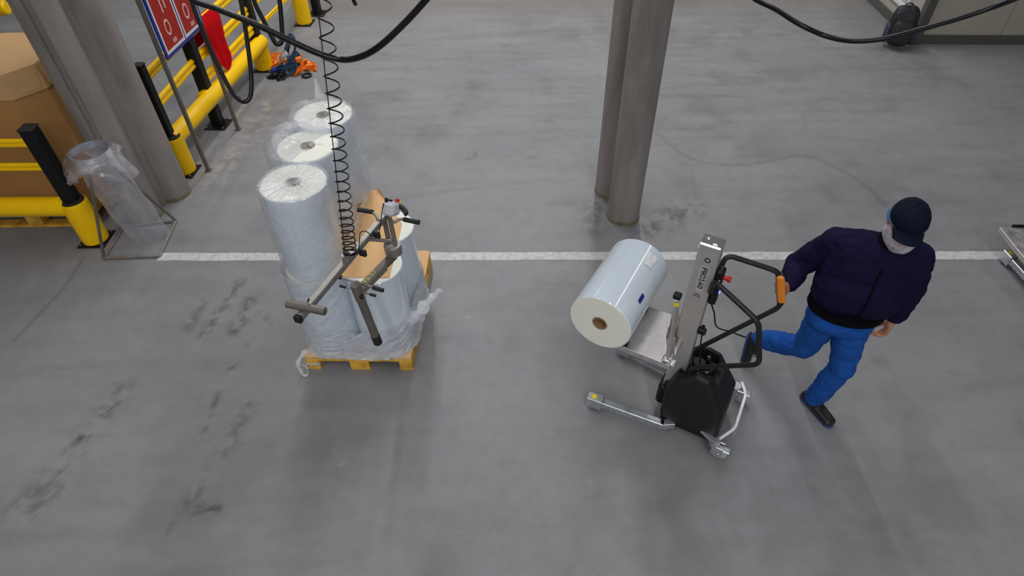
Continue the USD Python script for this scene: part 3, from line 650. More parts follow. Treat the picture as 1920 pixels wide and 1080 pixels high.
# cardboard layer between the two tiers, bent down at its rear corner
LS = thing('cardboard_sheet', 'brown cardboard layer sheet between the lower and upper film rolls', 'cardboard', LP(.36, .6, ZT), 0)
nu, nv = 28, 30
uu, vv = np.meshgrid(np.linspace(.13, .735, nu), np.linspace(.085, 1.06, nv), indexing='ij')
hgt = ZT + .0065 + np.clip(vv - .80, 0, 1) * np.clip(uu - .45, 0, 1) * .55 + (meshkit.fbm(stk([uu * 5, vv * 5, 0 * uu], -1), 2, 4) - .5) * .006 * (uu > .42)
ue = np.minimum(uu, .735 - np.clip(vv - .66, 0, 1) * .62)
G = P0 + ue[..., None] * PU + vv[..., None] * PV + hgt[..., None] * V3(0, 0, 1)
m1_ = grid_mesh(G); m2_ = grid_mesh(G - V3(0, 0, .005), flip=True)
def rim(G, dz):
    idx = [G[i, 0] for i in range(G.shape[0])] + [G[-1, j] for j in range(1, G.shape[1])] + [G[i, -1] for i in range(G.shape[0] - 2, -1, -1)] + [G[0, j] for j in range(G.shape[1] - 2, -1, -1)]
    T_ = np.array(idx); return grid_mesh(stk([T_, T_ - V3(0, 0, dz)], 1), flip=True)
part('sheet', [m1_, m2_, rim(G, .005)], 'kraft_light', LS, smooth=25)
# upper tier
ZU = ZT + .014
UP = [(.215, .235, 1.545), (.205, .635, 1.555), (.225, 1.0, 1.575)]
def bag(roll, c, top, seed, kind):
    """thin bag pulled over a roll: folds gathered to the core on top, loose skirt down the side"""
    g = np.random.default_rng(seed); nu, nv = 180, 74
    th = np.linspace(0, 2 * np.pi, nu, endpoint=False)[:, None]; s = np.linspace(0, 1, nv)[None, :]
    bot = ZU + .012
    L1 = .26; t_top = np.clip(s / L1, 0, 1); t_side = np.clip((s - L1) / (1 - L1), 0, 1)
    cx_, cy_ = np.cos(th), np.sin(th)
    P3 = stk([cx_ * 2.2 + 0 * s, cy_ * 2.2 + 0 * s, s * 5 + 0 * th], -1)
    n1 = meshkit.fbm(P3, 4, seed) - .5; n2 = meshkit.fbm(stk([cx_ * 9 + 0 * s, cy_ * 9 + 0 * s, s * 1.6 + 0 * th], -1), 3, seed + 5) - .5
    rad = (RR + .012) * t_top ** .9 + .004; z = top + .010 + 0 * rad + 0 * th
    fold = n2 * np.sin(np.pi * np.clip(t_top, 0, 1)) * (.035 if kind == 'tight' else .05)
    z = z + fold - .045 * np.exp(-(rad / .05) ** 2) * (kind == 'tight')
    if kind == 'puff':      # loose bag mouth blown up towards the left rear
        dirw = np.clip(np.cos(th - 2.75), -0.2, 1); z = z + .11 * dirw * np.sin(np.pi * t_top ** 1.3) * (t_side < 1e-6) + .06 * n1 * t_top
        rad = rad + (.075 * dirw + .03 * n1) * t_top ** 2
    if kind == 'spike':
        dirw = np.clip(np.cos(th - 2.6), 0, 1); z = z + .05 * dirw * np.sin(np.pi * t_top) + .07 * n1 * t_top; rad = rad + (.035 * dirw + .03 * n1) * t_top ** 2
        z = z + .17 * np.exp(-((rad * cx_ + .04) ** 2 + (rad * cy_ - .14) ** 2) / .028 ** 2)
    fade = 1 - np.clip(t_side * 1.5, 0, 1) * .6
    rad = rad + t_side * .012 * (kind != 'tight') + (n1 * .028 + n2 * .012) * np.clip(t_side * 6, 0, 1) + .01 * np.sin(t_side * 3)
    keep = RR + .004
    rad = np.where(t_side > 0, np.maximum(rad, keep), rad)
    z = z - t_side * (top - bot)
    X = stk([c[0] + rad * cx_, c[1] + rad * cy_, z], -1)
    part('bag', grid_mesh(X, True), 'bag_film', roll, smooth=True, label='clear plastic bag over the roll')
for (u, v, zt), kind, lab in zip(UP, ('tight', 'puff', 'spike'), ('tall white film roll nearest the front in the upper layer, bag folded over its core', 'film roll in the middle of the upper layer with a puffed up clear bag', 'rearmost film roll of the upper layer with a pointed bag knot on top')):
    b = LP(u, v, ZU if kind != 'tight' else ZU - .001)
    r = film_roll('film_roll', lab, b, zt - b[2], 'film rolls in the upper layer on the pallet')
    bag(r, b, zt, {'tight': 3, 'puff': 14, 'spike': 25}[kind], kind)

# film gathered over the core of the front roll
t0 = np.linspace(0, 2 * np.pi, 90, endpoint=False)[:, None]; s0 = np.linspace(0, 1, 16)[None, :]
rr0 = .012 + .062 * s0 + .006 * np.cos(11 * t0) * s0; zz0 = 1.562 - .035 * (1 - s0) ** 2 + .010 * np.cos(17 * t0 + 3 * s0) * np.sin(np.pi * s0) - .008 * s0
c0 = LP(.215, .235, 0)
part('bag_gather', grid_mesh(stk([c0[0] + rr0 * np.cos(t0), c0[1] + rr0 * np.sin(t0), zz0]), True), 'wrap_tail', '/World/film_roll_005', smooth=True, label='bag film gathered into the core')
# stretch wrap round the foot of the load
WR = thing('stretch_wrap', 'crumpled clear stretch film wound round the lower part of the pallet load', 'plastic wrap', LP(.4, .5, .153))
foot = unary_union([Point(u, v).buffer(RR + .008, 40) for u, v in ((.60, .215), (.625, .62), (.205, .22), (.205, .625), (.22, 1.0))]).convex_hull
def around(poly, n):
    ex = poly.exterior; d = np.linspace(0, ex.length, n, endpoint=False); pts = np.array([ex.interpolate(x).coords[0] for x in d])
    tg = np.roll(pts, -1, 0) - np.roll(pts, 1, 0); nr = np.c_[tg[:, 1], -tg[:, 0]]; nr /= np.linalg.norm(nr, axis=1, keepdims=True)
    if not ex.is_ccw: nr = -nr
    return pts, nr, d
pts, nr, dd = around(foot, 420)
def wrap_layer(z0, z1, seed, amp, lift, slant, nv=56, name='film_layer', mt='wrap_film', tuck=True):
    s = np.linspace(0, 1, nv)[None, :]; D = dd[:, None]
    ph = D / dd.max() * 2 * np.pi
    zz = z0 + (z1 - z0) * s + slant * np.sin(ph + seed) * s + .03 * np.sin(3 * ph + seed) * s
    q = stk([np.cos(ph) * 3.2 + 0 * s, np.sin(ph) * 3.2 + 0 * s, zz * 22 + 5 * np.sin(ph * 2)], -1)
    q2 = stk([np.cos(ph) * 9 + 0 * s, np.sin(ph) * 9 + 0 * s, zz * 40], -1)
    n = np.abs(meshkit.fbm(q, 4, seed) - .5) * 2 * amp + (meshkit.fbm(q2, 3, seed + 9)) * amp * .18
    o = lift + n + (np.clip(1 - s * 5, 0, 1) * .018 if tuck else 0)
    xy = pts[:, None, :] + nr[:, None, :] * o[..., None]
    G_ = P0 + xy[..., :1] * PU + xy[..., 1:] * PV + zz[..., None] * V3(0, 0, 1)
    part(name, grid_mesh(G_, True), mt, WR, smooth=True)
wrap_layer(.155, .44, 3, .026, .004, .04)
wrap_layer(.155, .40, 17, .024, .010, -.05)
wrap_layer(.15, .34, 29, .030, .004, .04)
# loose higher film across the left column
leftp = unary_union([Point(u, v).buffer(RR + .014, 40) for u, v in ((.205, .22), (.205, .625), (.22, 1.0))]).convex_hull
pts, nr, dd = around(leftp, 300)
wrap_layer(.42, .98, 41, .022, .010, .06, nv=60, tuck=False)
# film tails
def tail(pts_, r0_, seed, name='film_tail'):
    P = smooth_path(pts_, 10); g = np.random.default_rng(seed); N = len(P)
    R = r0_ * (1 - .6 * np.linspace(0, 1, N)) * (1 + .3 * np.sin(np.linspace(0, 14, N) + seed))
    m = sweep(P, R, 14); m.vertices += m.vertex_normals * ((meshkit.fbm(m.vertices * np.array([26, 26, 9]), 3, seed) - .5) * r0_ * 1.1)[:, None]
    part(name, m, 'wrap_tail', WR, smooth=50)
tail([LP(.72, .14, .34), LP(.80, .15, .39), LP(.87, .18, .45), LP(.94, .22, .52), LP(.985, .235, .57), LP(1.035, .24, .62)], .046, 4)
tail([LP(.90, .20, .49), LP(.90, .255, .43), LP(.885, .285, .37), LP(.865, .295, .29), LP(.85, .28, .25)], .040, 8)
tail([LP(.02, .05, .16), LP(-.02, .0, .15), LP(-.05, -.03, .09), LP(-.035, -.05, .03)], .024, 12)
tail([LP(-.035, -.05, .05), LP(-.015, -.07, .015), LP(0.015, -.06, .02), LP(.01, -.03, .06), LP(-.02, -.02, .08)], .010, 15)
bandP = round_path([LP(-.006, .16, .075), LP(-.008, -.008, .075), LP(.102, -.008, .07), LP(.106, .1, .07)], .01, 4)
part('film_band', sweep(bandP, 1, sq=(.002, .03)), 'wrap_tail', WR, smooth=False, label='band of film round the pallet block')

# ================================================================== lifting tool hanging on its cable
TY = 2.75
m0, m1b = V3(-.954, 2.75, 1.109), V3(-.909, 2.75, .65)
jt = at(738, 470, 1.085)
ZA = 1.262
hd, cbm, atc = at(728, 397, ZA), at(576, 578, ZA), at(652, 492, ZA)
LT = thing('lifting_tool', 'steel roll gripping tool with handlebar and hanging mandrel on the cable above the pallet', 'lifting tool', atc)
ad = unit(hd - cbm); asd = unit(np.cross(ad, V3(0, 0, 1)))
part('main_arm', bar(cbm - ad * .075, hd + ad * .01, .042, .042, b=.005), 'steel', LT)
part('end_plug', bar(cbm - ad * .10, cbm - ad * .07, .044, .044, b=.004), 'black', LT)
xa, xb = at(538, 569, ZA + .04), at(610, 584, ZA + .04)
part('crossbar', cyl(xa, xb, .024, n=32, bev=.002), 'steel_dark', LT)
part('stop_pin', cyl(at(577, 566, ZA + .05), at(579, 561, ZA + .09), .005, n=10), 'black', LT)
part('cable_mount', [cyl(atc + V3(0, 0, .02), atc + V3(0, 0, .06), .027, n=28), cyl(atc + V3(0, 0, .06), atc + V3(0, 0, .10), .012, n=16)], 'steel', LT)
# struts down to the rotary joint, joint, lower arm, mandrel
for s_ in (-1, 1): part('strut', bar(hd - ad * .03 + asd * s_ * .022 - V3(0, 0, .015), jt + V3(0, 0, .05) + asd * s_ * .022, .026, .026, up=asd), 'steel_dark', LT)
part('brace', bar(hd - ad * .27 - V3(0, 0, .02), jt + V3(0, 0, .09) - ad * .01, .02, .02), 'steel', LT)
part('rotary_joint', lathe([(0, -.035), (.055, -.035), (.057, -.033), (.057, .033), (.055, .035), (0, .035)], 56, jt + V3(0, 0, .02)), 'steel', LT)
part('joint_bolt', [cyl(jt + V3(.02, -.045, -.03), jt + V3(.02, -.045, -.004), .007, n=10), cyl(jt + V3(-.01, -.046, -.03), jt + V3(-.01, -.046, -.004), .007, n=10)], 'chrome', LT)
ld = unit((m0 - jt) * V3(1, 1, 0)); lsd = unit(np.cross(ld, V3(0, 0, 1)))
mt_ = m0 + V3(0, 0, 0)
l0, l1 = jt + V3(0, 0, -.035), m0 + V3(0, 0, -.06) - ld * .0
part('lower_arm', bar(l0 - ld * .0, l1, .05, .042, b=.005), 'steel_dark', LT)
part('lower_plate', bar(l0 + ld * .12 + lsd * -.028 , l1 + lsd * -.028, .006, .05, b=.002), 'steel', LT)
# yellow lettering strip along the side of the lower arm
tm = meshkit.text_mesh('FL 17', .032, .0012, True); tm.apply_translation((-.005, -.016, 0))
ldir = unit(l1 - l0); tside = -lsd if (-lsd) @ (EYE - l0) > 0 else lsd
tm.apply_transform(basis(-ldir, unit(np.cross(V3(0, 0, 1), -ldir)) if False else np.cross(V3(0, 0, 1), -ldir), V3(0, 0, 1), l0 + (l1 - l0) * .80 + V3(0, 0, .0225)))
part('lettering', tm, 'ink_yellow', LT, smooth=False)
md = unit(m1b - m0)
part('mandrel', [cyl(m0 + md * .10, m1b, .0275, n=36)], 'steel_dark', LT)
part('mandrel_head', cyl(m0 - md * .012, m0 + md * .12, .032, n=36, bev=.002), 'steel_dark', LT)
part('mandrel_tip', cyl(m1b - md * .0, m1b + md * .085, .0295, n=36, bev=.006), 'black_rubber', LT)
for (pa, pb, r, g0, name) in ((at(622, 515, 1.10), at(719, 545, 1.10), .008, .052, 'grip_bar'), (at(637, 536, 1.045), at(705, 555, 1.045), .005, .03, 'release_lever')):
    dd_ = unit(pb - pa); L_ = np.linalg.norm(pb - pa)
    b = part(name, cyl(pa, pb, r, n=16), 'chrome', LT)
    gl = .075 if name == 'grip_bar' else .045
    for e0, e1 in ((pa, pa + dd_ * gl), (pb - dd_ * gl, pb)): part('grip', cyl(e0, e1, r * 1.7, n=20, bev=.003), 'black_rubber', b)
part('latch', cbox(.02, .02, .03, m0 + md * .075 + V3(.02, -.025, 0), b=.003), 'black', LT)
# handlebar
for pl in ([(712, 418), (706, 408), (700, 399)], [(735, 418), (746, 411), (752, 409)]): pass
hz = ZA + .02
hL = round_path([hd - ad * .01, at(712, 417, hz), at(702, 398, hz + .02), at(677, 394, hz + .02)], .05)
hR = round_path([hd - ad * .01, at(737, 419, hz), at(750, 410, hz + .02), at(780, 416, hz + .02)], .05)
for P in (hL, hR):
    hb = part('handlebar', sweep(P, .0095, 14), 'steel', LT)
    e = P[-1]; dd_ = unit(P[-1] - P[-2])
    part('grip', lathe([(0, 0), (.014, 0), (.0155, .004)] + [(.0145 + .0012 * (k % 2), .010 + k * .011) for k in range(8)] + [(.0155, .1), (.017, .103), (.014, .108), (0, .108)], 20, e - dd_ * .085, dd_), 'black_rubber', hb)
# control box
cb0 = at(733, 391, ZA + .09); cx1 = unit(V3(.92, -.38, 0)); cy1 = np.cross(V3(0, 0, 1), cx1)
tl = trimesh.transformations.rotation_matrix(-.5, cx1, cb0)
def cbp(name, m, mt, par): m = tri(m); m.apply_transform(tl); return part(name, m, mt, par)
box_ = cbox(.085, .105, .085, b=.014); box_.apply_transform(basis(cx1, cy1, V3(0, 0, 1), cb0))
CBX = cbp('control_box', box_, 'box_grey', LT)
pl_ = cbox(.002, .07, .042, b=.001); pl_.apply_transform(basis(cx1, cy1, V3(0, 0, 1), cb0 + cx1 * .043)); cbp('side_plate', pl_, 'label_white', CBX)
o = lambda a, b, c: cb0 + cx1 * a + cy1 * b + V3(0, 0, c)
cbp('selector', cyl(o(-.018, .015, .042), o(-.018, .015, .052), .014, n=24, bev=.003), 'black', CBX)
cbp('cable_gland', cyl(o(-.02, -.03, .036), o(-.02, -.035, .065), .011, n=16), 'black', CBX)
cbp('stop_button', [cyl(o(.018, .035, .042), o(.018, .035, .062), .015, n=24, bev=.004)], 'button_red', CBX)
cbp('lens', cyl(o(.036, .045, .04), o(.036, .045, .05), .008, n=12), 'sticker_yellow', CBX)
part('trigger_handle', sweep(smooth_path([at(748, 386, ZA + .09), at(756, 391, ZA + .085), at(761, 399, ZA + .075), at(757, 402, ZA + .07)], 6), .016, 16), 'black_rubber', LT, smooth=50)
part('box_bracket', cyl(hd + V3(0, 0, .02), cb0 - V3(0, 0, .02), .012, n=14), 'steel_dark', LT)
for pp in (at(706, 440, ZA), at(680, 474, ZA)):
    k = unit(ad); part('cable_strap', bar(pp - k * .012, pp + k * .012, .05, .05, b=.006), 'black_rubber', LT)
part('control_cable', sweep(smooth_path([o(-.02, -.035, .06), at(716, 397, ZA + .12), at(714, 415, ZA + .08), at(711, 435, ZA + .05), at(706, 440, ZA + .03)], 8), .0032, 8), 'black', LT)
part('control_cable', sweep(smooth_path([at(705, 443, ZA + .03), at(698, 442, ZA + .04), at(686, 434, ZA + .06), at(676, 436, ZA + .06), at(674, 452, ZA + .05), at(673, 470, ZA + .03)], 8), .0032, 8), 'black', LT)

# balancer cable and coiled air hose
ctop = atd(594, 0, 3.02); cdir = unit(ctop - (atc + V3(0, 0, .1)))
cend = (atc + V3(0, 0, .1)) + cdir * ((HZ - .03 - atc[2] - .1) / cdir[2])
solo('hoist_cable', cyl(atc + V3(0, 0, .09), cend, .0028, n=8), 'black', 'thin steel cable running straight up from the lifting tool', 'cable')
turns = [20, 61, 98, 134, 167, 196, 224, 249, 273, 295, 316, 335, 354, 372, 390, 405, 419, 431, 443, 453, 463, 472, 480, 487]
# turn heights along the cable, read from rows of the picture
cb_ = atc + V3(0, 0, .075)
def on_cable(v):
    lo, hi = 0.0, 4.0
    for _ in range(40):
        mid = (lo + hi) / 2; q_ = cb_ + cdir * mid - EYE; row = 540 + F_PX * (q_ @ DN) / (q_ @ FW)
        lo, hi = (mid, hi) if row > v else (lo, mid)
    return lo
hs = [on_cable(v) for v in turns][::-1]
step = hs[-1] - hs[-2]
hs += [hs[-1] + step * (k + 1) for k in range(14)]
tt = np.arange(0, len(hs) - 1, 1 / 36.); hh = np.interp(tt, np.arange(len(hs)), hs)
ex, ey, _ = frame_of(cdir)
RC = .037
ctr = cb_ + cdir * hh[:, None] + V3(.028, 0, 0)
P = ctr + RC * (np.cos(2 * np.pi * tt + 2.2)[:, None] * ex + np.sin(2 * np.pi * tt + 2.2)[:, None] * ey)
P = np.vstack([cb_ + V3(.02, 0, 0), P]); P = P[P[:, 2] < HZ - .05]; P = np.vstack([P, [P[-1] * V3(1, 1, 0) + V3(0, 0, HZ - .01)]])
solo('coiled_hose', sweep(P, .0042, 8), 'hose_black', 'black coiled air hose stretched around the hoist cable above the pallet', 'hose', smooth=60)

# ------------------------------------------------------------------ festoon hoses hanging from above, near the camera
def hose(label, pts, r, ends, strap=None):
    P = [atd(u, v, d) for u, v, d in pts]
    up0 = V3(P[0][0] + ends[0], P[0][1], HZ); up1 = V3(P[-1][0] + ends[1], P[-1][1], HZ)
    P = smooth_path([P[0] + (P[0] - P[1]) * .0] + P[1:], 14)
    a, b = P[0], P[-1]
    d0_, d1_ = unit(P[0] - P[1]), unit(P[-1] - P[-2])
    pre = [up0, a + d0_ * .5 + V3(0, 0, .5)] if True else []
    post_ = [b + d1_ * .5 + V3(0, 0, .5), up1]
    Q = np.vstack([smooth_path(np.array(pre + [a]), 8)[:-1], P, smooth_path(np.array([b] + post_), 8)[1:]])
    return solo('hanging_hose', sweep(Q, r, 14) if strap is None else sweep(Q, 1, sq=strap), 'hose_black', label, 'hose', smooth=60)
hose('longest black hose hanging in a wide loop across the top left of the picture', [(330, -28, 2.1), (362, 0, 2.1), (405, 16, 2.1), (480, 46, 2.1), (560, 84, 2.1), (605, 103, 2.1), (645, 112, 2.1), (680, 105, 2.05), (715, 84, 2.0), (760, 42, 1.95), (800, -2, 1.9), (830, -40, 1.85)], .0105, (-.15, .3))
hose('black hose hanging in a narrow deep loop in front of the sign', [(350, -40, 2.5), (362, 10, 2.5), (382, 62, 2.5), (410, 125, 2.5), (432, 168, 2.5), (450, 188, 2.5), (464, 189, 2.5), (471, 172, 2.5), (470, 130, 2.5), (461, 60, 2.5), (448, -20, 2.5), (440, -60, 2.5)], .0088, (-.1, -.05))
hose('shorter black hose loop hanging just left of the coiled hose', [(462, -60, 2.9), (476, 0, 2.9), (492, 34, 2.9), (508, 66, 2.9), (518, 82, 2.9), (527, 80, 2.9), (529, 66, 2.9), (527, 30, 2.9), (522, -20, 2.9), (516, -60, 2.9)], .0105, (-.1, -.05))
hose('black hose hanging in a shallow arc across the top right of the picture', [(1380, -30, 2.6), (1415, -2, 2.6), (1455, 18, 2.55), (1500, 46, 2.5), (1550, 68, 2.5), (1600, 77, 2.45), (1660, 72, 2.4), (1730, 54, 2.35), (1800, 34, 2.3), (1860, 14, 2.25), (1905, -3, 2.2), (1950, -22, 2.2)], .0098, (-.3, .4))
part_ = solo('cable_end', sweep([atd(655, -60, 2.6), atd(660, -5, 2.6), atd(667, 9, 2.6)], .008, 10), 'hose_black', 'tip of a thin black cable at the top edge right of the coiled hose', 'cable')
# ================================================================== lifting trolley for film rolls (local x = backwards to the driver, y = across, z = up)
def text_on(txt, h, o, x, y, z, depth=.0012, bold=True):
    tm = meshkit.text_mesh(txt, h, depth, bold); b = tm.bounds; tm.apply_translation((-(b[0][0] + b[1][0]) / 2, -(b[0][1] + b[1][1]) / 2, 0)); tm.apply_transform(basis(x, y, z, o)); return tm
def trolley(label, loc, rz, zc=.745, detail=True, py=0.0):
    t = thing('lift_trolley', label, 'trolley', loc, rz)
    A = lambda n_, m_, mt_, par=t, **k: part(n_, m_, mt_, par, local=True, **k)
    # mast
    A('mast', prism(Polygon([(-.062, -.048), (.062, -.048), (.062, .048), (-.062, .048)]).buffer(-.01).buffer(.01, 6), 1.33, basis(V3(1, 0, 0), V3(0, 1, 0), V3(0, 0, 1), V3(0, 0, .19))), 'mast_alu', smooth=40)
    A('mast_cap', [cbox(.128, .100, .05, (0, 0, 1.512), b=.008), cbox(.03, .03, .01, (.02, -.02, 1.54), b=.004), cyl(V3(-.03, .02, 1.53), V3(-.03, .02, 1.545), .012)], 'chrome')
    A('mast_foot', [cbox(.17, .15, .20, (.0, 0, .165), b=.02), cbox(.10, .13, .09, (.0, -.01, .275), b=.015)], 'black')
    ox = V3(0, -.0482, 0)
    A('logo_ring', prism(Point(0, 0).buffer(.017, 24).difference(Point(0, 0).buffer(.0105, 20)), .001, basis(V3(0, 0, -1), V3(1, 0, 0), V3(0, -1, 0), ox + V3(.005, 0, 1.432))), 'ink_black', smooth=False)
    A('name_label', cbox(.046, .001, .20, ox + V3(.002, -.0004, 1.285), b=.0003), 'label_grey', smooth=False)
    A('lettering', text_on('PRO140', .030, ox + V3(.004, -.001, 1.296), V3(0, 0, -1), V3(1, 0, 0), V3(0, -1, 0)), 'ink_black', smooth=False)
    for k, L_ in enumerate((.034, .044)): A('label_stripe', prism(Polygon([(0, -L_ / 2), (.005, -L_ / 2), (.011, L_ / 2), (.006, L_ / 2)]), .001, basis(V3(0, 0, -1), V3(1, 0, 0), V3(0, -1, 0), ox + V3(.0, -.001, 1.172 - k * .016))), 'ink_purple', smooth=False)
    # control box on the back of the mast
    c = A('control_box', cbox(.045, .07, .27, (.086, 0, 1.235), b=.012), 'black')
    A('stop_button', [cyl(V3(.105, .01, 1.30), V3(.135, .01, 1.30), .013), cyl(V3(.132, .01, 1.30), V3(.15, .01, 1.30), .019, n=24, bev=.004)], 'button_red', c, label='red stop button')
    A('indicator_lamp', cyl(V3(.104, -.012, 1.205), V3(.116, -.012, 1.205), .011, n=16), 'led_blue', c, label='blue indicator light')
    A('screw', cyl(V3(.095, -.036, 1.31), V3(.095, -.040, 1.31), .006, n=10), 'chrome', c)
    # handle: two mirrored bent tubes
    for s_, w0, w1, z3, x3 in ((1, .11, .19, .52, .055), (-1, .11, .19, .61, .10)):
        zt, zb = (1.316, 1.073) if s_ > 0 else (1.255, .942)
        z0 = 1.383 if s_ > 0 else 1.362
        P = round_path([V3(.066, s_ * .055, z0 - .14), V3(.076, s_ * w0, z0), V3(.375 if s_ > 0 else .367, s_ * w1, zt), V3(.452, s_ * w1, zb), V3(x3, s_ * w0, z3), V3(x3 - .01, s_ * w0 * .8, z3 - .12)], .05, 7)
        A('handle_tube', sweep(P, .0155, 16), 'tube_black', smooth=60)
    ga, gb = V3(.378, .19, 1.30), V3(.444, .19, 1.095)
    gd = unit(gb - ga); 
    gm = cbox(.046, .030, .20, b=.012); gm.apply_transform(basis(np.cross(V3(0, 1, 0), gd), V3(0, 1, 0), gd, (ga + gb) / 2 + V3(.004, -.018, .012)))
    g = A('grip_control', gm, 'orange_grip', label='orange control handle')
    A('grip_pad', sweep([ga + V3(-.002, 0, 0), gb + V3(-.002, 0, 0)], .021, 18), 'black_rubber', g)
    A('bell', [cyl(ga + V3(-.05, 0, .01), ga + V3(-.02, 0, .01), .014), cyl(ga + V3(-.055, .0, .0), ga + V3(-.055, .02, .0), .008)], 'chrome', g)
    A('control_cord', sweep(smooth_path([V3(.09, -.02, 1.10), V3(.12, -.03, 1.05), V3(.16, -.06, .98), V3(.24, -.08, 1.0), V3(.33, -.14, 1.06)], 10), .0045, 8), 'black')
    A('charging_plug', [cbox(.05, .035, .05, (.085, -.045, .885), b=.008), cyl(V3(.085, -.045, .91), V3(.085, -.045, .93), .012)], 'black')
    A('control_cord', sweep(smooth_path([V3(.09, -.045, .86), V3(.10, -.05, .78), V3(.12, -.05, .68), V3(.13, -.03, .58), V3(.14, 0, .52)], 10), .0045, 8), 'black')
    # hood
    def shell(pr, ws):
        pts = []
        for (x, z), w in zip(pr, ws):
            for s_ in (-1, 1): pts.append(((x, s_ * (w - .013), z), .042))
        return Manifold.batch_hull([ball(c_, r_, 20) for c_, r_ in pts])
    body = shell([(.025, .125), (.02, .33), (.06, .47), (.15, .540), (.205, .530), (.335, .30), (.345, .125)], [.17, .165, .150, .128, .125, .160, .17])
    cut = Manifold.batch_hull([ball((x, y, z), .03, 16) for x in (.06, .20) for y in (-.075, .075) for z in (.50, .75)])
    cut2 = Manifold.batch_hull([ball((x, y, z), .02, 16) for x in (.25, .36) for y in (-.055, .055) for z in (.50, .62)])
    A('hood', body - cut - cut2, 'hood_black', smooth=35)
    A('hood_seam', sweep(np.array([V3(.0, -.18, .292), V3(.08, -.19, .272), V3(.2, -.192, .235), V3(.3, -.192, .215)]), .004, 8), 'hood_black')
    A('skirt', hullof([((x, y, z), .02) for x in (.015, .34) for y in (-.172, .172) for z in (.07, .13)]), 'black', smooth=35)
    A('hood_ridge', sweep(smooth_path([V3(.21, -.105, .582), V3(.27, -.142, .46), V3(.345, -.178, .28), V3(.37, -.19, .13)], 8), .009, 10), 'hood_black')
    A('lift_unit', [cyl(V3(.12, .02, .46), V3(.12, .02, .54), .045, n=24, bev=.008), cyl(V3(.17, .05, .46), V3(.17, .05, .565), .014, n=14), sweep(smooth_path([V3(.10, -.05, .52), V3(.19, -.06, .55), V3(.22, .03, .54), V3(.16, .06, .53)], 8), .011, 10)], 'black')
    A('hood_screw', [cyl(V3(.165, .055, .56), V3(.165, .055, .58), .011, n=14), cyl(V3(.175, -.085, .575), V3(.19, -.095, .60), .010, n=12)], 'chrome')
    # legs
    for s_ in (-1, 1):
        e, tip = V3(.03, s_ * .232, .075), V3(-.40, s_ * .268, .075); d_ = unit(tip - e)
        P = np.array([V3(.10, s_ * .185, .075), e, tip])
        lg = A('leg', [bar(P[0], P[1] + unit(P[1] - P[0]) * .012, .048, .058, b=.004), bar(P[1] - d_ * .012, tip, .048, .058, b=.004)], 'galvanised', label='galvanised front leg')
        A('leg_end', bar(tip - d_ * .005 - V3(0, 0, .006), tip + d_ * .105 - V3(0, 0, .006), .066, .10, b=.004), 'galvanised', lg)
        A('leg_sticker', cyl(tip + d_ * .06 + V3(0, 0, .044), tip + d_ * .06 + V3(0, 0, .0452), .021, n=20), 'sticker_yellow', lg)
        A('leg_wheel', cyl(tip + d_ * .05 + V3(0, -.022, -.043), tip + d_ * .05 + V3(0, .022, -.043), .032, n=24), 'black_rubber', lg)
    # casters and push bar
    for s_ in (-1, 1):
        k = V3(.385, s_ * .235 + (.05 if s_ > 0 else 0), 0)
        cs = A('caster', [cyl(k + V3(0, 0, .115), k + V3(0, 0, .14), .034, n=24), bar(k + V3(-.10, -s_ * .055, .13), k + V3(.01, 0, .13), .04, .022), cbox(.075, .008, .085, k + V3(.03, -.026, .085), b=.003), cbox(.075, .008, .085, k + V3(.03, .026, .085), b=.003), cbox(.05, .06, .012, k + V3(.01, 0, .122), b=.003)], 'galvanised', label='galvanised swivel caster')
        A('wheel', lathe([(0, -.017), (.045, -.017), (.054, -.012), (.056, 0), (.054, .012), (.045, .017), (0, .017)], 32, k + V3(.045, 0, .056), (0, 1, 0)), 'strap_grey', cs)
        A('hub', [cyl(k + V3(.045, -.034, .056), k + V3(.045, .034, .056), .012, n=14)], 'chrome', cs)
        A('brake_pedal', cbox(.05, .045, .012, k + V3(.085, 0, .10), b=.004), 'galvanised', cs)
    A('push_bar', sweep(round_path([V3(.405, -.195, .135), V3(.472, -.06, .13), V3(.463, .255, .13), V3(.41, .335, .135)], .04), .011, 12), 'label_white', label='white bent bar joining the casters')
    # carriage: platform, upright, brace
    c = A('platform', [cbox(.60, .41, .006, (-.31, -.075 + py, zc), b=.002), cbox(.60, .004, .04, (-.31, -.279 + py, zc - .018), b=.001), cbox(.60, .004, .04, (-.31, .129, zc - .018), b=.001)], 'scuffed_plate', label='scuffed metal load platform')
    A('fork_rail', [cbox(.60, .03, .035, (-.31, y, zc - .022), b=.004) for y in (-.255, -.06, .10)], 'steel_dark', c)
    A('platform_lip', cbox(.012, .41, .03, (-.612, -.075, zc + .012), b=.003), 'black', c)
    A('carriage', [cbox(.05, .16, .22, (-.085, 0, zc - .02), b=.006), cbox(.03, .44, .06, (-.05, -.06, zc - .01), b=.004)], 'steel_dark')
    u0, u1 = V3(-.035, -.255, zc), V3(-.075, -.235, zc + .52)
    u = A('upright', bar(u0, u1, .034, .034, b=.01, up=V3(0, 1, 0)), 'chrome', label='shiny upright of the load platform')
    A('upright_cap', bar(u1, u1 + unit(u1 - u0) * .03, .042, .042, b=.004, up=V3(0, 1, 0)), 'black', u)
    ud = unit(u1 - u0); A('upright_sticker', bar(u1 - ud * .06, u1 - ud * .02, .036, .036, b=.009, up=V3(0, 1, 0)), 'sticker_yellow', u)
    A('brace', bar(V3(-.005, -.255, zc + .02), u0 + ud * .22 + V3(.018, 0, 0), .012, .012), 'chrome')
    A('foot_block', [cbox(.06, .05, .03, (-.04, -.255, zc + .015), b=.006), cbox(.03, .05, .02, (.0, -.262, zc + .012), b=.004)], 'chrome')
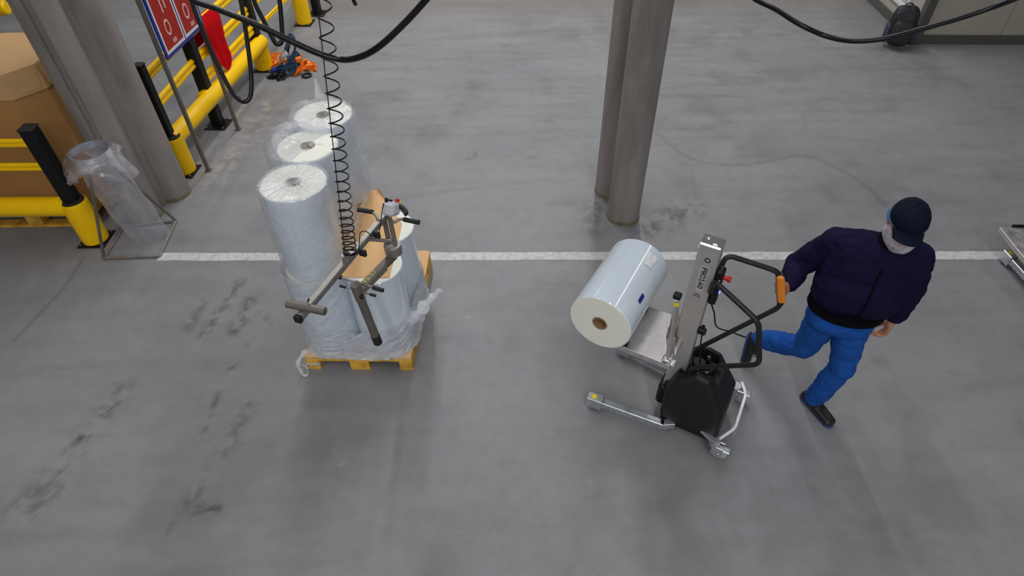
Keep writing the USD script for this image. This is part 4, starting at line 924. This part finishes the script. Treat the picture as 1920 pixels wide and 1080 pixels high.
    if detail:
        for y in (-.24, .10):
            for s_ in (-1, 1): A('cradle_block', prism([(0, 0), (.09, 0), (.09, .05), (.07, .06)] if s_ > 0 else [(0, 0), (-.09, 0), (-.09, .05), (-.07, .06)], .03, basis(V3(1, 0, 0), V3(0, 0, 1), V3(0, -1, 0), V3(-.46 + s_ * .075, y, zc + .003))), 'black', label='black wedge holding the roll')
    return t
MB = V3(1.103, 2.617, 0); MRZ = math.radians(-30)
TR = trolley('lift trolley labelled PRO140 carrying a film roll, pulled by the worker', MB, MRZ)
cr, sr = math.cos(MRZ), math.sin(MRZ)
TL = lambda b, l, z: MB + V3(cr * b - sr * l, sr * b + cr * l, z)
r0_ = TL(-.464, -.35, .958); r1_ = TL(-.456, .262, .958)
TRL = film_roll('film_roll', 'shiny white film roll lying on the platform of the trolley', r0_, float(np.linalg.norm(r1_ - r0_)), None, axis=r1_ - r0_)
rax = unit(r1_ - r0_)
def on_roll(a, s0, s1, w_ang, mt, name, lift=.0015, wav=0.0):
    """thin label bent round the lying roll: angle a from the top towards the driver, from s0 to s1 along the axis"""
    aa = np.linspace(a - w_ang / 2, a + w_ang / 2, 14)[:, None]; ss = np.linspace(s0, s1, 14)[None, :]
    side = unit(np.cross(rax, V3(0, 0, 1)))
    rr_ = RR + lift + wav * (meshkit.fbm(stk([aa * 9 + 0 * ss, ss * 30 + 0 * aa, 0 * aa * ss], -1), 3, 6))
    X = r0_ + ss[..., None] * rax + rr_[..., None] * (np.cos(aa)[..., None] * V3(0, 0, 1) + np.sin(aa)[..., None] * side)
    part(name, grid_mesh(X), mt, TRL, smooth=True)
on_roll(.55, .43, .545, .34, 'label_white', 'paper_label', .002, .01)
on_roll(.98, .17, .245, .14, 'label_blue', 'blue_tag', .0016)
on_roll(.86, .005, .16, .60, 'label_grey', 'grey_label', .0012) if False else None

# second trolley, only its leg and platform reach into the picture
trolley('second lift trolley at the right edge, only its leg and platform in view', V3(4.286, 4.069, 0) - V3(-.02, .47, 0) + V3(.27, -.02, 0), math.radians(-93), zc=.28, detail=False, py=-.10)
# ================================================================== the worker
def man_smooth(parts, edge=.016, it=10, lamb=.5):
    m = Manifold.batch_boolean(parts, m3.OpType.Add).refine_to_length(edge)
    t = tri(m); t.merge_vertices(); v0 = np.array(t.vertices); trimesh.smoothing.filter_taubin(t, lamb=lamb, nu=lamb + .03, iterations=it)
    v1 = np.array(t.vertices); d = v1 - v0; L = np.linalg.norm(d, axis=1, keepdims=True); k = np.minimum(1, .008 / np.maximum(L, 1e-9)); k[~np.isfinite(L)] = 0
    return trimesh.Trimesh(v0 + np.nan_to_num(d) * k, t.faces, process=False)
def limb(pts):                                    # pts: [(centre, radius), ...] -> hulls of neighbouring balls
    return [hullof([pts[i], pts[i + 1]], 20) for i in range(len(pts) - 1)]
def wrinkle(m, amp, sc, seed, along=None):
    p = m.vertices * sc
    if along is not None: p = p * along
    n = meshkit.fbm(p, 3, seed) - .5
    r_ = 1 - 2 * np.abs(meshkit.fbm(p * 1.7 + 9, 3, seed + 4) - .5)
    m.vertices += m.vertex_normals * ((n * 1.2 + (r_ - .75) * .6) * amp)[:, None]; return m
PEL = V3(2.005, 2.595, .93); NECK = V3(2.075, 2.625, 1.47)
SHR, SHL = V3(1.868, 2.735, 1.405), V3(2.262, 2.605, 1.405)
ELR, WRR, HDR = V3(1.748, 2.815, 1.165), V3(1.645, 2.665, 1.130), V3(1.592, 2.612, 1.125)
ELL, WRL = V3(2.375, 2.640, 1.130), V3(2.318, 2.575, .905)
HPR, KNR, ANR = V3(1.935, 2.625, .90), V3(1.962, 2.715, .50), V3(1.815, 2.995, .265)
HPL, KNL, ANL = V3(2.075, 2.565, .90), V3(2.150, 2.545, .50), V3(2.120, 2.590, .10)
sax = unit(SHL - SHR); fac = unit(np.cross(sax, V3(0, 0, 1))); fac = fac if fac[1] < 0 else -fac
WK = thing('person', 'person in navy jacket, blue trousers and black cap walking and pulling the roll trolley', 'person', (2.05, 2.58, 0))
HC = V3(2.098, 2.590, 1.650)                      # head centre
yaw = -.36; pit = math.radians(8)
hr = V3(math.cos(yaw), math.sin(yaw), 0); hf0 = V3(math.sin(yaw), -math.cos(yaw), 0)
hf = math.cos(pit) * hf0 - math.sin(pit) * V3(0, 0, 1); hu = np.cross(hr, -hf); hu = hu if hu[2] > 0 else -hu
HDP = lambda x, y, z: HC + x * hr + y * hf + z * hu   # x to the viewer's right, y out of the face, z up
def torso(g):
    c = lambda z, x, y: PEL + (NECK - PEL) * ((z - .93) / (.54)) + sax * x + fac * y
    rows = [(.90, .055 + g, .085), (.98, .085 + g, .095), (1.12, .10, .11), (1.28, .125, .115), (1.38, .135, .095)]
    out = []
    for (z0, x0, q0), (z1, x1, q1) in zip(rows[:-1], rows[1:]):
        out.append(hullof([(c(z, s_ * x, 0), q + g) for z, x, q in ((z0, x0, q0), (z1, x1, q1)) for s_ in (-1, 1)], 24))
    out.append(hullof([(SHR, .062 + g), (SHL, .062 + g), (c(1.36, -.1, 0), .09 + g), (c(1.36, .1, 0), .09 + g), (NECK - V3(0, 0, .02), .06 + g)], 24))
    return out
def hand(wrist, mid, back, palm_n, grip=None, side=1):
    """palm and five jointed fingers; back: direction of the fingers, palm_n: palm's facing, side: +1 thumb towards back x palm_n"""
    f = unit(back); n_ = unit(palm_n - f * (palm_n @ f)); w = np.cross(f, n_) * side
    out = [hullof([(wrist, .024), (wrist + f * .03 + w * .018, .018), (wrist + f * .03 - w * .018, .018)], 16),
           hullof([(wrist + f * .025 + w * .022, .015), (wrist + f * .025 - w * .024, .015), (wrist + f * .088 + w * .030, .011), (wrist + f * .085 - w * .028, .010)], 16)]
    curls = grip if grip is not None else (.35, .45, .4)
    for k, (o_, L_, r_) in enumerate(((.030, .078, .0085), (.010, .086, .0088), (-.010, .080, .0085), (-.029, .062, .0075))):
        b = wrist + f * (.086 - .003 * abs(k - 1)) + w * o_; a = 0; d_ = f; ch = [(b - f * .012, r_ * 1.08)]; p = b; ch.append((p, r_ * 1.05))
        for j, frac in enumerate((.45, .32, .23)):
            a += curls[j] * (1 + .08 * k); d_ = math.cos(a) * f + math.sin(a) * n_; p = p + d_ * L_ * frac; ch.append((p, r_ * (1 - .07 * (j + 1))))
        out += limb(ch)
    b = wrist + f * .03 + w * .026; d1_ = unit(f * .75 + w * .65 + n_ * .35); d2_ = unit(f * .9 + w * .1 + n_ * .6)
    out += limb([(wrist + f * .018 + w * .012, .016), (b, .0135), (b + d1_ * .034, .0105), (b + d1_ * .034 + d2_ * .030, .0092), (b + d1_ * .034 + d2_ * .052, .008)])
    return out
# --- body: one continuous figure (skin)
head = [hullof([(HDP(0, -.018, .028), .083), (HDP(0, .008, .038), .080), (HDP(0, -.03, .0), .074)], 32),
        hullof([(HDP(0, .020, .01), .070), (HDP(0, .048, -.078), .030), (HDP(.030, .015, -.06), .032), (HDP(-.030, .015, -.06), .032), (HDP(0, .062, -.095), .016)], 28),
        hullof([(HDP(.028, .064, -.022), .016), (HDP(-.028, .064, -.022), .016), (HDP(0, .070, -.040), .018)], 20),
        hullof([(HDP(0, .083, .012), .009), (HDP(0, .104, -.026), .0115), (HDP(.012, .090, -.030), .008), (HDP(-.012, .090, -.030), .008)], 20),
        hullof([(HDP(.034, .075, .030), .010), (HDP(-.034, .075, .030), .010), (HDP(0, .080, .028), .012)], 20)]
for s_ in (-1, 1): head += [hullof([(HDP(s_ * .080, -.012, .012), .010), (HDP(s_ * .082, -.010, -.022), .008), (HDP(s_ * .088, -.024, .018), .009), (HDP(s_ * .086, -.022, -.010), .007)], 14)]
neck = [hullof([(NECK - V3(0, 0, .05), .062), (HDP(0, -.03, -.055), .052)], 24)]
gdw = unit(TL(.444, .19, 1.095) - TL(.378, .19, 1.30))   # along the grip, downwards
GP = TL(.418, .19, 1.175)
ar = limb([(SHR, .055), (ELR, .042), (WRR, .029)]) + limb([(SHL, .055), (ELL, .042), (WRL, .029)])
fr = unit(GP - WRR)
hr_ = hand(WRR, None, unit(fr + .15 * gdw), unit(np.cross(gdw, fr)) * 1.0, (1.25, 1.35, .9), side=-1)
fl_dir = unit(V3(-.10, -.12, -1)); hl_ = hand(WRL, None, fl_dir, V3(-.85, .3, 0), (.45, .6, .5), side=1)
lg_ = limb([(HPR, .085), (KNR, .058), (ANR, .040)]) + limb([(HPL, .085), (KNL, .058), (ANL, .042)])
toeR = ANR + V3(-.030, .02, -.225); toeL = V3(2.185, 2.425, .035)
ft = [hullof([(ANR, .034), (ANR + V3(-.050, .035, -.03), .022), (ANR + V3(-.065, .02, -.18), .014)], 16), hullof([(ANL, .034), (V3(2.104, 2.622, .045), .026)], 16), hullof([(V3(2.104, 2.622, .042), .024), (V3(2.166, 2.470, .030), .014)], 16)]
body = man_smooth(torso(0) + head + neck + ar + hr_ + hl_ + lg_ + ft, .011, 6)
BODY = part('body', body, 'skin', WK, smooth=True)
for s_ in (-1, 1):
    e = part('eye', tri(Manifold.sphere(.0115, 20).translate(tuple(HDP(s_ * .031, .0765, .006)))), 'eye_white', WK, smooth=True)
    part('iris', tri(Manifold.sphere(.0052, 14).translate(tuple(HDP(s_ * .031, .0845, .004)))), 'hair_dark', e, smooth=True)
    part('eyebrow', sweep([HDP(s_ * .015, .092, .030), HDP(s_ * .032, .090, .035), HDP(s_ * .050, .078, .029)], .0045, 8), 'hair_dark', WK)
part('mouth', tri(hullof([(HDP(.022, .077, -.062), .005), (HDP(-.022, .077, -.062), .005), (HDP(0, .084, -.060), .006)], 12)), 'lips', WK, smooth=True)
hair = tri(hullof([(HDP(0, -.035, .02), .084), (HDP(0, -.02, .05), .082), (HDP(0, -.045, -.03), .066)], 24)); part('hair', hair, 'hair_dark', WK, smooth=True)
# --- jacket
g = .030
def along(a, b, t): return a + (b - a) * t
sl = []
for a, b, c_ in ((SHR, ELR, WRR), (SHL, ELL, WRL)):
    sl += limb([(a, .060 + g), (along(a, b, .5), .054 + g), (b, .046 + g), (along(b, c_, .5), .044 + g * .9), (along(b, c_, .82), .038 + g * .55)])
hem = [hullof([(PEL + V3(0, 0, .20) + sax * x, .118 + g) for x in (-.070, .070)] + [(PEL + V3(0, 0, .25) + sax * x + fac * .02, .125 + g) for x in (-.080, .080)], 28)]
J = man_smooth(torso(g)[2:] + sl + hem, .013, 12)
wrinkle(J, .017, 11, 31, np.array([1, 1, 1.6]))
lowz = PEL[2] - .035
JK = part('jacket', J, 'jacket', WK, smooth=True)
wbm = lathe([(.80, -.02), (.96, -.02), (1.0, .0), (.985, .035), (.8, .035)], 48); wbm.vertices *= V3(.222, .158, 1); wbm.apply_transform(basis(sax, -fac, V3(0, 0, 1), PEL + V3(0, 0, .092) + fac * .008)); part('waistband', wbm, 'jacket_rib', JK, smooth=60)
part('collar', tri(Manifold.batch_boolean([hullof([(NECK + V3(0, 0, -.01), .078), (NECK + V3(.008, -.004, .035), .074)], 24)], m3.OpType.Add)), 'jacket_rib', JK, smooth=True)
for b, c_ in ((ELR, WRR), (ELL, WRL)):
    part('cuff', cyl(along(b, c_, .78), along(b, c_, .985), .048, .040, n=24, bev=.008), 'jacket_rib', JK, smooth=50)
jv = np.array(J.vertices); zf = []
for z in np.linspace(PEL[2] + .11, NECK[2] - .06, 12):
    c_ = PEL + (NECK - PEL) * ((z - PEL[2]) / .54); k_ = (np.abs((jv - c_) @ sax) < .02) & (np.abs(jv[:, 2] - z) < .02)
    zf.append(V3(c_[0], c_[1], z) + fac * (((jv[k_] - c_) @ fac).max() + .001))
part('zip', sweep(smooth_path(zf, 6), .0055, 8), 'jacket_rib', JK)
part('sleeve_pocket', bar(along(SHL, ELL, .30) + fac * .088 + V3(.0, 0, 0), along(SHL, ELL, .62) + fac * .082, .06, .012, b=.004, up=fac), 'jacket', JK)
part('pen', cyl(along(SHL, ELL, .34) + fac * .094 + sax * .015, along(SHL, ELL, .30) + fac * .094 - sax * .02, .004, n=8), 'sticker_yellow', JK)
# --- trousers
tr_ = [hullof([(PEL + V3(0, 0, .20) + sax * x, .112) for x in (-.065, .065)] + [(PEL + V3(0, 0, -.0) + sax * x, .128) for x in (-.07, .07)] + [(HPR, .10), (HPL, .10)], 24)]
for a, b, c_ in ((HPR, KNR, ANR), (HPL, KNL, ANL)):
    tr_ += limb([(a, .105), (along(a, b, .5), .092), (b, .078), (along(b, c_, .5), .076), (along(b, c_, .85), .074), (along(b, c_, 1.0), .064)])
T_ = man_smooth(tr_, .013, 12); wrinkle(T_, .019, 11, 77, np.array([1, 1, 1.3]))
part('trousers', T_, 'trousers', WK, smooth=True)
# --- shoes
def shoe(an, heel, toe, name='shoe'):
    d_ = unit(toe - heel); upv = unit(an - along(heel, toe, .25)); w = unit(np.cross(d_, upv)); upv = np.cross(w, d_); upv = upv if upv @ (an - heel) > 0 else -upv
    pts = [hullof([(heel + upv * .045 + w * x, .034) for x in (-.012, .012)] + [(along(heel, toe, .55) + upv * .040 + w * x, .034) for x in (-.016, .016)], 20),
           hullof([(along(heel, toe, .5) + upv * .045 + w * x, .032) for x in (-.018, .018)] + [(toe + upv * .036 + w * x, .030) for x in (-.016, .016)], 20),
           hullof([(heel + upv * .05, .036), (an + upv * .01, .050), (along(heel, toe, .45) + upv * .062, .042)], 20)]
    s_ = part(name, man_smooth(pts, .012, 6), 'shoe', WK, smooth=True)
    so_ = hullof([(along(heel, toe, t) + upv * .010 + w * x, .009) for t in (-.12, .0, .5, 1.0, 1.12) for x in ((-.030, .030) if t not in (-.12, 1.12) else (-.018, .018))], 12)
    part('sole', tri(so_), 'sole_blue', s_, smooth=30, label='dark blue shoe sole')
    part('laces', [sweep([along(heel, toe, t) + upv * .088 + w * .022, along(heel, toe, t + .02) + upv * .094, along(heel, toe, t) + upv * .088 - w * .022], .003, 6) for t in (.52, .60, .68)], 'black_rubber', s_)
shoe(ANL, V3(2.098, 2.645, .0), V3(2.182, 2.432, .0))
shoe(ANR, ANR + V3(-.075, .058, -.03), ANR + V3(-.085, .005, -.225) )
# --- cap, hair net, beard net
def head_shell(rx, ry, rz, zc, yc, z_lo, n=64, m_=28, tilt=0.0):
    a = np.linspace(0, 2 * np.pi, n, endpoint=False)[:, None]; lo = math.asin(np.clip(z_lo / rz, -1, 1)); b = np.linspace(lo, np.pi / 2, m_)[None, :]
    X = (rx * np.cos(b) * np.cos(a))[..., None] * hr + (yc + ry * np.cos(b) * np.sin(a))[..., None] * hf + (zc + rz * np.sin(b) + 0 * a)[..., None] * hu
    return HC + X
c_out = head_shell(.094, .118, .102, .042, -.012, -.012); c_in = head_shell(.090, .114, .098, .042, -.012, -.012)
CP = part('cap', [grid_mesh(c_out, True), grid_mesh(c_in, True, flip=True)], 'cap_navy', WK, smooth=60)
bu = np.linspace(-1, 1, 31)[:, None]; bv = np.linspace(0, 1, 10)[None, :]
bx = .078 * np.sin(bu * 1.25) / math.sin(1.25) * (1 - .10 * bv); by = -.012 + .116 * np.sqrt(np.clip(1 - (bx / .096) ** 2, 0, 1)) + .072 * bv * np.sqrt(np.clip(1 - .55 * bu ** 2, 0, 1))
bz = .036 - .012 * bv - .020 * bu ** 2 * (.6 + .4 * bv)
BX = HC + bx[..., None] * hr + by[..., None] * hf + bz[..., None] * hu
part('brim', [grid_mesh(BX), grid_mesh(BX - hu * .004, flip=True)], 'cap_navy', CP, smooth=60)
part('brim_edge', sweep(BX[:, -1] - hu * .002, .0028, 8), 'cap_navy', CP)
part('cap_button', tri(Manifold.sphere(.008, 14).translate(tuple(HDP(0, -.012, .144)))), 'cap_navy', CP, smooth=True)
for k in range(6):
    a = k * np.pi / 3 + .5; pth = [HC + (.0945 * math.cos(b) * math.cos(a)) * hr + (-.012 + .1185 * math.cos(b) * math.sin(a)) * hf + (.042 + .1025 * math.sin(b)) * hu for b in np.linspace(-.05, 1.5, 14)]
    part('seam', sweep(pth, .0011, 6), 'cap_navy', CP)
a = np.linspace(0, 2 * np.pi, 72, endpoint=False)[:, None]; s = np.linspace(0, 1, 14)[None, :]
puff = np.clip(-np.sin(a) * .55 + np.abs(np.cos(a)) * .6, 0, 1); n_ = meshkit.fbm(stk([np.cos(a) * 5 + 0 * s, np.sin(a) * 5 + 0 * s, s * 4 + 0 * a], -1), 3, 13) - .5
rr_ = 1 + puff * .20 * np.sin(np.pi * np.clip(s, 0, 1)) + n_ * .14 * puff - .05 * s
z_ = .036 - .058 * s * puff - .002
X = HC + (.093 * rr_ * np.cos(a))[..., None] * hr + (-.012 + .116 * rr_ * np.sin(a))[..., None] * hf + (z_)[..., None] * hu
part('hairnet', grid_mesh(X, True), 'hairnet', WK, smooth=True)
a = np.linspace(-.25, np.pi + .25, 48)[:, None]; s = np.linspace(0, 1, 22)[None, :]
n_ = meshkit.fbm(stk([np.cos(a) * 4 + 0 * s, np.sin(a) * 4 + 0 * s, s * 4 + 0 * a], -1), 4, 19) - .5
prof = np.sin(np.pi * (.18 + .74 * s)); rx_ = .034 + .056 * prof; ry_ = .052 + .070 * prof
top = -.012 - .028 * np.clip(np.sin(a), 0, 1) ** 2
z_ = top + (-.145 - top) * s
X = HC + ((rx_ + n_ * .016) * np.cos(a))[..., None] * hr + (.0 + (ry_ + n_ * .02) * np.sin(a))[..., None] * hf + z_[..., None] * hu
part('beard_net', grid_mesh(X), 'beard_net', WK, smooth=True, label='white net over the beard')
